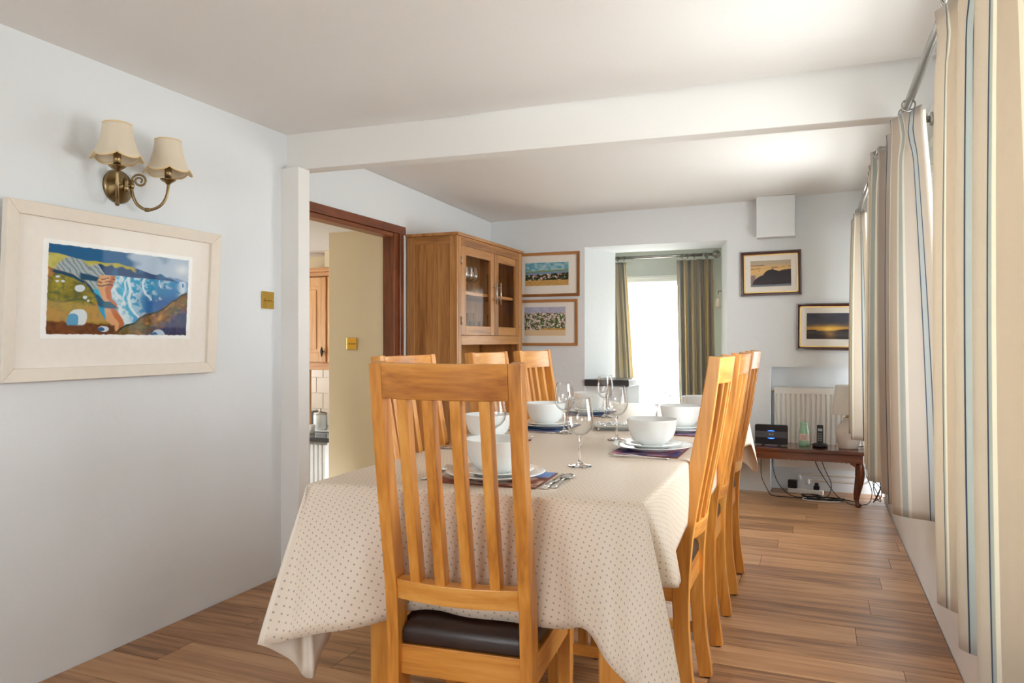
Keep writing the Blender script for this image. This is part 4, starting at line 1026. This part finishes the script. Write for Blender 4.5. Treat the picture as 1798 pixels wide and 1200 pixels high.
def picture(name, label, loc, rot, W, H, fw, fd, frame_mats, art_w, art_h, art_off, paint, res, slip=None, margin=0.0, profile='flat'):
    """front faces local -y, back on y=0; origin at the centre"""
    r = thing(name, label, 'picture', loc, 0, None, rot)
    hz_, vt_ = frame_mats
    w2, h2 = W / 2, H / 2
    def fm(pts_a, pts_b):  # mitred member: outer edge pair, inner edge pair
        (ax, az), (bx, bz) = pts_a; (cx, cz), (dx, dz) = pts_b
        return MB().hexa([(ax, 0, az), (bx, 0, bz), (dx, 0, dz), (cx, 0, cz), (ax, -fd, az), (bx, -fd, bz), (dx, -fd * .72, dz), (cx, -fd * .72, cz)])
    i2, j2 = w2 - fw, h2 - fw
    fr = [(((-w2, h2), (w2, h2)), ((-i2, j2), (i2, j2)), hz_), (((w2, h2), (w2, -h2)), ((i2, j2), (i2, -j2)), vt_), (((w2, -h2), (-w2, -h2)), ((i2, -j2), (-i2, -j2)), hz_), (((-w2, -h2), (-w2, h2)), ((-i2, -j2), (-i2, j2)), vt_)]
    for a, b, m in fr: obj('frame_rail', fm(a, b), m, r, bevel=.0025)
    if profile == 'step':
        k2, l2 = w2 - fw * .45, h2 - fw * .45
        for a, b, m in [(((-w2 * .998, h2 * .998), (w2 * .998, h2 * .998)), ((-k2, l2), (k2, l2)), hz_), (((w2 * .998, h2 * .998), (w2 * .998, -h2 * .998)), ((k2, l2), (k2, -l2)), vt_), (((w2 * .998, -h2 * .998), (-w2 * .998, -h2 * .998)), ((k2, -l2), (-k2, -l2)), hz_), (((-w2 * .998, -h2 * .998), (-w2 * .998, h2 * .998)), ((-k2, -l2), (-k2, l2)), vt_)]:
            (ax, az), (bx, bz) = a; (cx, cz), (dx, dz) = b
            obj('frame_moulding', MB().hexa([(ax, -fd, az), (bx, -fd, bz), (dx, -fd * .9, dz), (cx, -fd * .9, cz), (ax, -fd - .006, az), (bx, -fd - .006, bz), (dx, -fd - .006, dz), (cx, -fd - .006, cz)]), m, r, bevel=.002)
    if slip:
        k = .008
        obj('slip', MB().box(-i2, i2, -fd * .5, -fd * .2, j2 - k, j2).box(-i2, i2, -fd * .5, -fd * .2, -j2, -j2 + k).box(-i2, -i2 + k, -fd * .5, -fd * .2, -j2, j2).box(i2 - k, i2, -fd * .5, -fd * .2, -j2, j2), slip, r)
    obj('mount', MB().box(-i2 - .002, i2 + .002, -fd * .25, -.002, -j2 - .002, j2 + .002), 'mount', r)
    ox, oz = art_off
    if margin:
        obj('paper', MB().box(ox - art_w / 2 - margin, ox + art_w / 2 + margin, -fd * .25 - .0012, -fd * .25, oz - art_h / 2 - margin * .7, oz + art_h / 2 + margin * .7), 'paper', r)
    obj('print', print_mesh('print', art_w, art_h, res[0], res[1], paint), None, r, (ox, -fd * .25 - .002, oz))
    obj('glazing', MB().box(-i2, i2, -fd * .42, -fd * .42 + .0012, -j2, j2), 'picture_glass', r)
    return r
LEAN = math.radians(3.2)
picture('framed_beach_print', 'large pale-framed print of a blue bay and sandy beach on the left wall', (LX + .026, 2.098, 1.366), (LEAN, 0, PI / 2), .945, .615, .045, .03, ('frame_cream', 'frame_cream'), .634, .328, (.0, .016), paint_beach, (420, 220), None, .016)
picture('framed_watercolour', 'oak-framed watercolour of a harbour town, upper of the two beside the dresser', (-2.187, BY - .001, 1.783), (0, 0, 0), .60, .392, .026, .02, ('frame_oak_x', 'frame_oak_z'), .405, .205, (-.005, .005), paint_harbour, (120, 70))
picture('framed_watercolour', 'oak-framed watercolour of a hillside village, lower of the two beside the dresser', (-2.205, BY - .001, 1.357), (0, 0, 0), .60, .41, .026, .02, ('frame_oak_x', 'frame_oak_z'), .385, .255, (-.005, .012), paint_village, (120, 80))
picture('framed_photograph', 'dark-framed photograph of a headland at dusk beside the window recess', (-.316, BY - .001, 1.730), (0, math.radians(-.8), 0), .452, .352, .024, .02, ('frame_dark', 'frame_dark'), .302, .205, (.0, .0), paint_dusk, (120, 80), 'gilt', 0, 'step')
picture('framed_photograph', 'dark-framed photograph of a golden sunset above the radiator', (.102, BY - .001, 1.305), (0, math.radians(.5), 0), .456, .362, .024, .02, ('frame_dark', 'frame_dark'), .308, .200, (.0, .005), paint_sunset, (120, 80), 'gilt', 0, 'step')

# ================================================================== WALL LAMP
sc = thing('wall_sconce', 'antique brass double wall lamp with two cream scalloped shades above the beach print', 'wall lamp', (LX, 2.097, 1.800))
pl = MB().lathe([(.001, 0), (.066, 0), (.066, .008), (.060, .016), (.052, .018), (.048, .024), (.020, .030), (.016, .040), (.001, .042)], 36); pl.rot(Matrix.Rotation(PI / 2, 4, 'Y'))
obj('backplate', pl, 'antique', sc)
obj('hub', MB().lathe([(.001, -.03), (.008, -.026), (.011, -.01), (.008, .0), (.012, .012), (.008, .026), (.003, .034), (.001, .036)], 16, (.046, 0, .005)), 'antique', sc)
def shade_mesh(c):
    n, rows = 72, 14; rings = []
    for k in range(rows + 1):
        t = k / rows; ring = []
        for j in range(n):
            th = 2 * PI * j / n; seam = abs(math.sin(3 * th))
            r = (.048 + .012 * t + .029 * t ** 3.2) * (1 - .035 * (1 - seam)) * (1.0 if t < .01 else 1.0)
            z = .175 - .118 * t - (.016 * seam ** .8 * max(0, (t - .6) / .4))
            ring.append((c[0] + r * math.cos(th + .35), c[1] + r * math.sin(th + .35), c[2] + z))
        rings.append(ring)
    return rings
for ang in (-math.radians(40), math.radians(45)):
    ca, sa = math.cos(ang), math.sin(ang)
    def R3(r, z): return (r * ca, r * sa, z)
    arm = catmull([R3(.050, .012), R3(.052, -.02), R3(.068, -.062), R3(.105, -.083), R3(.148, -.066), R3(.172, -.03), R3(.18, .012), R3(.18, .024)], 6)
    a = obj('arm', MB().tube(arm, .0058, 10), 'antique', sc)
    obj('arm_collar', MB().tube([R3(.096, -.0815), R3(.100, -.0825), R3(.105, -.083), R3(.110, -.0825), R3(.114, -.0815)], [.007, .009, .0075, .009, .007], 10), 'antique', a)
    obj('arm_joint', MB().lathe([(.001, -.018), (.008, -.014), (.010, 0), (.007, .008), (.009, .014), (.005, .022), (.001, .024)], 14, R3(.05, .012)).tube([(.03, 0, .004), R3(.05, .008)], .006, 8), 'antique', a)
    spiral = [R3(.052 + .026 + (.028 - .0215 * k / 26) * -math.cos(k * .42 - .3), .030 + (.028 - .0215 * k / 26) * math.sin(k * .42 - .3)) for k in range(27)]
    obj('scroll', MB().tube([R3(.051, .016)] + spiral, [.0045] * 20 + [.0035] * 8, 8), 'antique', a)
    c = R3(.18, .024)
    obj('drip_pan', MB().lathe([(.001, 0), (.008, 0), (.012, .006), (.022, .012), (.030, .019), (.030, .021), (.014, .015), (.001, .015)], 24, c, caps=False), 'antique', sc)
    obj('candle_tube', MB().lathe([(.0135, .0155), (.0135, .085), (.001, .087)], 20, c), 'antique', sc)
    rings = shade_mesh((c[0], c[1], c[2]))
    sh_mb = MB().loft(rings, True, False)
    sh_mb.uv = True
    me = sh_mb.mesh('lamp_shade'); me.uv_layers.new(name='UVMap')
    sh = obj('lamp_shade', me, 'shade', sc); s_ = sh.modifiers.new('solid', 'SOLIDIFY'); s_.thickness = .0015
    obj('shade_trim', MB().tube(rings[0] + [rings[0][0]], .0026, 6, False), 'shade_trim', sh)
    obj('shade_trim', MB().tube(rings[-1] + [rings[-1][0]], .0026, 6, False), 'shade_trim', sh)
    for j in range(6):
        idx = j * 12
        obj('seam_braid', MB().tube([rg[idx] for rg in rings], .0012, 6), 'shade_trim', sh)

# ================================================================== CURTAINS
def curtain(name, label, mat, axis, top, bot, ctr_top, ctr_bot, folds, amp, ztop, zhem, full=1.9, phase=0.0, lining_side=1, group=None, seed=0, hem_dz=0.0, asym=0.0, lining=True, heading=True):
    """axis 'y': hangs along Y at X=ctr; axis 'x': along X at Y=ctr. top/bot are the ranges covered."""
    rs = random.Random(seed); nS, nT = folds * 22, 40
    wtop = abs(bot[1] - bot[0]) * full
    jit = [rs.uniform(-.35, .35) for _ in range(folds * 2 + 2)]
    def pt(s, t, off=0.0):
        e = t
        a = top[0] + (top[1] - top[0]) * s; b = bot[0] + (bot[1] - bot[0]) * s
        base = a + (b - a) * e
        ctr = ctr_top + (ctr_bot - ctr_top) * t
        k = s * folds * 2; j = int(k); jj = jit[j] * (1 - (k - j)) + jit[min(j + 1, len(jit) - 1)] * (k - j)
        ph = 2 * PI * folds * s + phase + jj * .8
        sn = math.sin(ph)
        if heading:
            pin = max(0.0, 1 - abs(t - .055) / .05); q = min(1, max(0, (t - .03) / .97)); am = amp * (.45 + .55 * q * (2 - q))
            sharp = math.copysign(abs(sn) ** (.75 + 1.2 * pin), sn)
        else: am = amp; sharp = sn
        d = ctr + am * sharp + .16 * amp * math.sin(ph * .5 + 1.3) + .14 * amp * math.sin(2.0 * ph + jj * 6)
        along = base + asym * amp * math.cos(ph) * min(1, t * 2)
        z = ztop + (zhem + hem_dz * s - ztop) * t + (.004 * math.sin(ph) if t < .02 else 0)
        d += off
        return (d, along, z) if axis == 'y' else (along, d, z)
    def sheet(off, t0, t1):
        vs = []; fs = []; uvs = []
        for i in range(nT + 1):
            t = t0 + (t1 - t0) * i / nT
            for j in range(nS + 1):
                s = j / nS; vs.append(pt(s, t, off)); uvs.append((s * wtop, t * (ztop - zhem)))
        for i in range(nT):
            for j in range(nS):
                a = i * (nS + 1) + j; fs.append((a, a + 1, a + nS + 2, a + nS + 1))
        me = bpy.data.meshes.new(name); me.from_pydata(vs, [], fs)
        uvl = me.uv_layers.new(name='UVMap')
        for lp in me.loops: uvl.data[lp.index].uv = uvs[lp.vertex_index]
        me.polygons.foreach_set('use_smooth', [True] * len(fs)); return me
    r = thing(name, label, 'curtain', (0, 0, 0), 0, group)
    f = obj('face_fabric', sheet(0, 0, 1), mat, r)
    if mat != 'sheer': s_ = f.modifiers.new('solid', 'SOLIDIFY'); s_.thickness = .0012
    if lining: obj('lining', sheet(.010 * lining_side, .012, .985), 'lining', r)
    return r
def rings_on(r, pts, rad, axis):
    for p in pts:
        ring = [(p[0] + rad * math.cos(2 * PI * k / 20), p[1], p[2] + rad * math.sin(2 * PI * k / 20)) if axis == 'y' else (p[0], p[1] + rad * math.cos(2 * PI * k / 20), p[2] + rad * math.sin(2 * PI * k / 20)) for k in range(21)]
        obj('ring', MB().tube(ring, .0028, 6, False), 'nickel', r)
def rod_y(label, x, z, y0, y1, ring_ys, xw, mid):
    r = thing('curtain_pole', label, 'curtain pole', (0, 0, 0))
    obj('pole', MB().tube([(x, y0, z), (x, y1, z)], .0135, 16), 'nickel', r)
    for yb in [y0 + .01, y1 - .012] + ([mid] if mid else []):
        b = obj('bracket', MB().tube([(x, yb, z), (xw - .004, yb, z)], .012, 14), 'nickel', r)
        fl_ = MB().lathe([(.012, 0), (.024, 0), (.026, .003), (.024, .008), (.013, .010)], 20); fl_.rot(Matrix.Translation((xw - .001, yb, z)) @ Matrix.Rotation(-PI / 2, 4, 'Y'))
        obj('flange', fl_, 'nickel', b)
    rings_on(r, [(x, yy, z - .008) for yy in ring_ys], .021, 'y')
    return r
P1X, P1Z = .300, 2.014
rod_y('satin nickel curtain pole at the upper right, running past the beam end', P1X, P1Z, .45, 3.58, [1.0, 1.2, 1.4, 1.6, 1.8, 2.0, 2.86, 2.96, 3.06, 3.16, 3.3, 3.45], .405, 3.10)
rod_y('satin nickel curtain pole over the farther window', .272, 2.045, 3.64, 5.98, [3.70, 3.8, 3.9, 4.0, 4.12, 5.3, 5.4, 5.5, 5.65, 5.8], .405, None)
gA = 'blue and beige striped curtains on the window wall'
curtain('striped_curtain', 'large striped curtain at the right edge, nearest the camera', 'stripe', 'y', (.85, 2.08), (.85, 2.13), .305, .345, 5, .062, 1.99, .56, 1.75, .6, 1, gA, 4)
curtain('striped_curtain', 'sunlit striped curtain with its edge swinging out, second from the right', 'stripe', 'y', (2.82, 3.54), (2.95, 3.54), .292, .345, 3, .072, 1.99, .56, 2.3, PI / 2, 1, gA, 9)
curtain('striped_curtain', 'shaded striped curtain showing cream lining at its top, third from the right', 'stripe', 'y', (3.66, 4.18), (3.64, 4.30), .270, .283, 4, .046, 2.06, .56, 1.9, .9, 1, gA, 13)
curtain('striped_curtain', 'farthest striped curtain beside the table lamp', 'stripe', 'y', (5.22, 5.83), (5.16, 5.83), .270, .283, 4, .050, 2.03, .56, 1.9, 1.4, 1, gA, 17)

bp = thing('curtain_pole', 'nickel curtain pole with ball end in the rear window recess', 'curtain pole', (0, 0, 0))
obj('pole', MB().tube([(-2.04, 6.95, 1.987), (-.855, 6.95, 1.987)], .0145, 16), 'nickel', bp)
obj('finial', MB().lathe([(.001, -.038), (.015, -.035), (.03, -.024), (.038, 0), (.03, .024), (.015, .035), (.001, .038)], 24, (-.822, 6.95, 1.987)).tube([(-.86, 6.95, 1.987), (-.848, 6.95, 1.987)], .018, 14), 'nickel', bp)
obj('bracket', MB().tube([(-.93, 6.95, 1.975), (-.93, 7.149, 1.975)], .009, 10).tube([(-.945, 6.95, 1.987), (-.915, 6.95, 1.987)], .019, 12), 'nickel', bp)
obj('bracket', MB().tube([(-1.98, 6.95, 1.975), (-1.98, 7.149, 1.975)], .009, 10), 'nickel', bp)
rings_on(bp, [(xx, 6.95, 1.979) for xx in (-1.92, -1.84, -1.74, -1.68, -1.13, -1.08, -1.02, -.90)], .024, 'x')
gB = 'ochre and grey striped curtains in the rear recess'
curtain('recess_curtain', 'grey and ochre striped curtain on the left of the rear window', 'stripe2', 'x', (-2.02, -1.66), (-2.0, -1.555), 6.95, 6.95, 5, .036, 1.945, .30, 1.9, .3, 1, gB, 3)
curtain('recess_curtain', 'grey and ochre striped curtain on the right of the rear window', 'stripe2', 'x', (-1.185, -.842), (-1.155, -.825), 6.95, 6.95, 5, .036, 1.945, .30, 1.9, 1.0, 1, gB, 5)
curtain('voile_curtain', 'sheer white voile over the bright rear window', 'sheer', 'x', (-1.77, -1.09), (-1.77, -1.09), 7.09, 7.09, 10, .014, 1.755, .22, 1.6, 0, 1, None, 8, 0, 0, False, False)
tg = thing('tieback_tassel', 'small cream tassel hanging on a hook right of the recess curtain', 'tassel', (-.772, 6.668, 1.56))
obj('hook', MB().tube([(.03, .01, .07), (0, -.012, .07), (0, -.018, .055), (.0, -.012, .045)], .003, 8), 'bronze', tg)
obj('cord', MB().tube([(0, -.012, .05), (-.012, -.014, .02), (-.012, -.014, 0)], .003, 6).tube([(0, -.012, .05), (.010, -.014, .02), (.010, -.014, 0)], .003, 6), 'tie', tg)
obj('tag', MB().lathe([(.012, 0), (.020, -.01), (.022, -.06), (.020, -.075), (.001, -.076)], 14, (0, -.016, .004)), 'tie', tg)
tag(obj('slate_ledge', MB().prism([(-1.843, BY - .02), (-1.452, BY - .02), (-1.425, 6.60), (-1.728, 6.60)], 'z', .806, .862), 'slate', bevel=.005, segs=3), 'black slate ledge slab at the left of the window recess', 'ledge')

# ================================================================== RADIATOR, CONSOLE AND WHAT STANDS ON IT
rd = thing('radiator', 'off-white ribbed panel radiator in the niche below the sunset photograph', 'radiator', (-.29, 6.29, .19))
def rad_panel():
    prof = []; x = .012; W = .70
    while x < W - .02:
        prof += [(x, .012), (x + .007, 0), (x + .026, 0), (x + .033, .012)]; x += .0365
    mb = MB(); n = len(prof)
    mb.loft([[(px, py, .05) for px, py in prof], [(px, py, .585) for px, py in prof]], False, False, False)
    mb.box(0, W, .0125, .03, 0, .632)
    mb.box(0, W, .004, .0125, .0, .05).box(0, W, .004, .0125, .585, .632)
    return mb
obj('panel', rad_panel(), 'white_metal', rd)
gr = MB()
for i in range(44): gr.box(.02 + i * .0155, .028 + i * .0155, .012, .07, .633, .640)
o = obj('top_grille', gr, 'white_metal', rd); o['kind'] = 'stuff'
obj('rear_panel', MB().box(0, .70, .065, .078, 0, .632), 'white_metal', rd)
obj('side_cover', MB().box(-.004, 0, .0, .08, .0, .64), 'white_metal', rd)
obj('bleed_valve', MB().tube([(-.022, .03, .60), (-.002, .03, .60)], .008, 10), 'brass', rd)
pp = thing('radiator_pipes', 'pair of white heating pipes with valves below the radiator', 'pipes', (0, 6.335, 0))
for k, (z, xs) in enumerate(((.135, -.105), (.090, -.045))):
    obj('pipe', MB().tube(catmull([(xs, 0, z - .035 + k * .02), (xs + .03, 0, z - .01 + k * .01), (xs + .06, 0, z), (.25, 0, z), (.36, 0, z), (.40, 0, z + .03), (.41, 0, z + .09)], 6), .010, 10), 'white_metal', pp)
    v = MB().lathe([(.016, -.022), (.018, -.012), (.018, .012), (.014, .022)], 14, (xs, 0, z - .03 + k * .02)); obj('valve', v, 'white_plastic', pp)

CX0, CX1, CY0, CY1, CZ = -.62, .345, 5.82, 6.175, .402
ct = thing('console_table', 'low polished mahogany side table with curved legs in front of the radiator', 'table', (0, 0, 0))
obj('top', MB().box(CX0, CX1, CY0, CY1, CZ - .027, CZ), 'mahx', ct, bevel=.005)
obj('apron', MB().box(CX0 + .02, CX1 - .02, CY0 + .016, CY0 + .034, CZ - .085, CZ - .028).box(CX0 + .02, CX1 - .02, CY1 - .034, CY1 - .016, CZ - .085, CZ - .028)
    .box(CX1 - .036, CX1 - .02, CY0 + .034, CY1 - .034, CZ - .085, CZ - .028).box(CX0 + .02, CX0 + .036, CY0 + .034, CY1 - .034, CZ - .085, CZ - .028), 'mahx', ct, bevel=.002)
for sx, lx in ((-1, CX0 + .045), (1, CX1 - .045)):
    for sy, ly in ((-1, CY0 + .045), (1, CY1 - .045)):
        pr = [(.028, .018, .317), (.030, .024, .29), (.032, .027, .24), (.026, .022, .17), (.014, .016, .10), (.006, .013, .05), (.008, .013, .032), (.014, .019, .022), (.016, .022, .012), (.014, .018, .0)]
        rg = []
        for off, rad, z in pr:
            c_ = (off - .018) * 1.0; n = 10
            rg.append([(lx + sx * c_ + rad * math.cos(2 * PI * j / n), ly + sy * c_ * .7 + rad * math.sin(2 * PI * j / n), z) for j in range(n)])
        lg = obj('cabriole_leg', MB().loft(rg, True), 'mahz', ct)
        obj('knee_bracket', MB().prism([(lx - sx * .02, CZ - .086), (lx - sx * .065, CZ - .086), (lx - sx * .055, CZ - .096), (lx - sx * .03, CZ - .112), (lx - sx * .02, CZ - .135)], 'y', ly + sy * .012 - .008, ly + sy * .012 + .008), 'mahz', lg)

rt = thing('internet_router', 'black broadband router with grey band and blue lights on the side table', 'router', (-.300, 5.975, CZ), -.04)
def rrect(w_, h_, r_, n=5):
    pts = []
    for cx, cz, a0 in ((w_ / 2 - r_, h_ - r_, 0), (-w_ / 2 + r_, h_ - r_, 90), (-w_ / 2 + r_, r_, 180), (w_ / 2 - r_, r_, 270)):
        for k in range(n + 1):
            a = math.radians(a0 + 90 * k / n); pts.append((cx + r_ * math.cos(a), cz + r_ * math.sin(a)))
    return pts
obj('body', MB().prism([(a, b + .006) for a, b in rrect(.236, .150, .012)], 'y', -.018, .018), 'black', rt, bevel=.003)
obj('band', MB().box(-.1175, .1175, -.0205, -.0178, .058, .106), 'dgrey', rt, bevel=.001)
for zz in (.1085, .055):
    obj('status_light', MB().prism([(-.026, zz), (0, zz + (.004 if zz > .1 else -.005)), (.026, zz)], 'y', -.0205, -.0182), 'blue_led', rt)
for fx in (-.07, .045): obj('foot', MB().box(fx, fx + .025, -.025, .025, 0, .0065), 'black', rt)
def text(name, body, size, mat, parent, loc, rot):
    cu = bpy.data.curves.new(name, 'FONT'); cu.body = body; cu.size = size; cu.align_x = 'CENTER'; cu.align_y = 'CENTER'; cu.extrude = .0003; cu.materials.append(M[mat])
    t_ = bpy.data.objects.new(name, cu); C.objects.link(t_); dg = bpy.context.evaluated_depsgraph_get(); me_ = bpy.data.meshes.new_from_object(t_.evaluated_get(dg)); bpy.data.objects.remove(t_)
    o = bpy.data.objects.new(name, me_); C.objects.link(o); o.parent = parent; o.location = loc; o.rotation_euler = rot; return o
text('logo_letters', 'BT', .011, 'white_plastic', rt, (-.008, -.0208, .082), (PI / 2, 0, 0))
obj('logo_disc', MB().lathe([(.005, 0), (.005, .0006)], 20).rot(Matrix.Translation((.010, -.0204, .082)) @ Matrix.Rotation(PI / 2, 4, 'X')), 'key', rt)

bt = thing('ceramic_bottle', 'mint green ceramic bottle with cream label on the side table', 'bottle', (-.068, 6.02, CZ))
obj('body', MB().lathe([(.001, 0), (.036, 0), (.039, .004), (.0395, .03), (.038, .085), (.033, .115), (.026, .145), (.0245, .165), (.027, .170), (.027, .178), (.0235, .179), (.021, .17), (.001, .165)], 36, caps=False), 'mint', bt)
lab = MB(); n = 16
lab.loft([[(.0402 * math.sin(a), -.0402 * math.cos(a), .042) for a in [(-1.0 + 2.0 * k / n) for k in range(n + 1)]], [(.0394 * math.sin(a), -.0394 * math.cos(a), .096) for a in [(-1.0 + 2.0 * k / n) for k in range(n + 1)]]], True, False, False)
lb = obj('label', lab, 'label', bt)
for k in range(5):
    zz = .084 - k * .008
    obj('printed_line', MB().loft([[(.0406 * math.sin(a), -.0406 * math.cos(a), zz) for a in (-.4, -.2, 0, .2, .4)], [(.0405 * math.sin(a), -.0405 * math.cos(a), zz + .0022) for a in (-.4, -.2, 0, .2, .4)]], True, False, False), 'label_ink', lb)

ph = thing('cordless_phone', 'black cordless phone standing in its round base on the side table', 'telephone', (.043, 6.0, CZ))
obj('charging_base', MB().lathe([(.001, 0), (.050, 0), (.057, .008), (.056, .018), (.045, .027), (.02, .031), (.001, .031)], 32, caps=False), 'black', ph)
hs = obj('handset', MB().prism([(a, b + .022) for a, b in rrect(.044, .142, .006)], 'y', -.010, .012), 'black', ph, bevel=.003)
obj('screen', MB().box(-.015, .015, -.0115, -.0098, .120, .138), 'lcd', hs)
for i in range(3):
    for j in range(5): obj('key', MB().box(-.0145 + i * .011, -.0075 + i * .011, -.0115, -.0098, .048 + j * .0125, .0545 + j * .0125), 'key', hs)
obj('indicator', MB().box(.012, .016, -.05, -.047, .012, .016), emit('red_light', (1, .03, .02, 1), 1.0), ph)

lp = thing('table_lamp', 'white table lamp with linen shade and pale stoneware jar base beside the curtain', 'lamp', (.235, 5.99, CZ))
obj('base', MB().lathe([(.001, 0), (.060, 0), (.066, .006), (.078, .05), (.084, .10), (.083, .135), (.074, .165), (.050, .188), (.038, .20), (.036, .222), (.031, .228), (.001, .228)], 40, caps=False), 'stone_lamp', lp)
obj('collar', MB().lathe([(.014, .228), (.022, .231), (.020, .238), (.012, .242), (.010, .262), (.012, .268), (.001, .27)], 20), 'brass', lp)
shm = MB().lathe([(.118, .255), (.1165, .262), (.086, .462), (.085, .466)], 48, caps=False); shm.uv = True
me = shm.mesh('lamp_shade'); me.uv_layers.new(name='UVMap'); ls = obj('lamp_shade', me, 'linen', lp); s_ = ls.modifiers.new('solid', 'SOLIDIFY'); s_.thickness = .002
obj('shade_ring', MB().tube([(0, 0, .27), (0, 0, .40)], .004, 8).tube([(-.095, 0, .40), (.095, 0, .40)], .002, 6), 'brass', lp)

# cables and sockets under the side table
psd = thing('power_strip', 'white extension socket strip lying on the floor behind the cables', 'power strip', (-.06, 6.24, 0), -.12)
obj('body', MB().box(-.13, .13, -.028, .028, 0, .034), 'white_plastic', psd, bevel=.005)
for k in range(4): obj('socket', MB().box(-.115 + k * .06, -.072 + k * .06, -.021, .021, .034, .0355), 'white_metal', psd, bevel=.001)
ad = thing('power_adapter', 'chunky black power adapter plugged into the left end of the strip', 'adapter', (-.155, 6.255, .036), -.12)
obj('body', MB().box(-.034, .034, -.026, .026, 0, .062), 'black', ad, bevel=.006)
pg = thing('mains_plug', 'small black mains plug in the socket strip', 'plug', (.02, 6.236, .0365), -.12)
obj('body', MB().box(-.022, .022, -.02, .02, 0, .030).box(-.014, .014, -.014, .014, .030, .052), 'black', pg, bevel=.005)
def cable(label, pts, r=.0032, mat='cable', name='power_cable'):
    return tag(obj(name, MB().tube(catmull(pts, 7), r, 6), mat), label, 'cable', 'cables under the side table')
cable('thin black cable dropping from the router, left of the pair', [(-.385, 6.15, .315), (-.385, 6.13, .20), (-.375, 6.08, .13), (-.33, 6.05, .04), (-.29, 6.03, .006), (-.15, 6.02, .006), (.0, 6.0, .008), (.1, 6.06, .006)])
cable('thin black cable dropping from the router, right of the pair', [(-.30, 6.16, .315), (-.295, 6.14, .2), (-.26, 6.10, .10), (-.2, 6.08, .03), (-.13, 6.04, .008), (-.02, 6.05, .012), (.06, 6.09, .014)])
cable('thin black cable dropping from the bottle side, left of the pair', [(-.01, 6.17, .315), (.03, 6.15, .22), (.09, 6.13, .12), (.14, 6.12, .05), (.18, 6.1, .012), (.24, 6.05, .007), (.30, 6.02, .007)])
cable('thin black cable dropping below the phone, right of the pair', [(.045, 6.17, .315), (.075, 6.15, .22), (.12, 6.13, .12), (.115, 6.1, .05), (.08, 6.07, .012), (.0, 6.02, .007), (-.08, 6.0, .007)])
cable('black lamp cable looping down past the table end', [(.28, 6.02, CZ + .006), (.335, 6.05, CZ + .012), (.362, 6.08, CZ - .01), (.368, 6.1, .30), (.362, 6.12, .20), (.385, 6.13, .13), (.40, 6.1, .07), (.38, 6.0, .02), (.34, 5.93, .008), (.26, 5.90, .007), (.22, 5.98, .007)])
for k, (cx, cy_, a, b, lb_) in enumerate(((.04, 6.05, .12, .05, 'loop of black cable tangled on the floor under the table middle'), (.12, 6.02, .10, .045, 'loop of black cable tangled on the floor near the table leg'), (-.02, 6.06, .07, .04, 'small loop of black cable in front of the socket strip'))):
    cable(lb_, [(cx + a * math.cos(t * .9 + k) * (1 + .08 * math.sin(t * 3)), cy_ + b * math.sin(t * .9 + k), .006 + .0066 * k + .004 * (1 + math.sin(t * 2.3))) for t in range(15)])
cable('bundle of black cable coiled upright against the window wall', [(.43 + .028 * math.sin(t * 1.1), 6.04 + .06 * math.cos(t * .9), .09 + .075 * math.sin(t * .8 + 1)) for t in range(22)])
cable('white coiled cable lying on the floor among black cables', [(.05 + .13 * math.cos(t * .55 + 3), 5.985 + .05 * math.sin(t * .55 + 3), .006 + .0004 * t) for t in range(13)], .0042, 'white_cable')
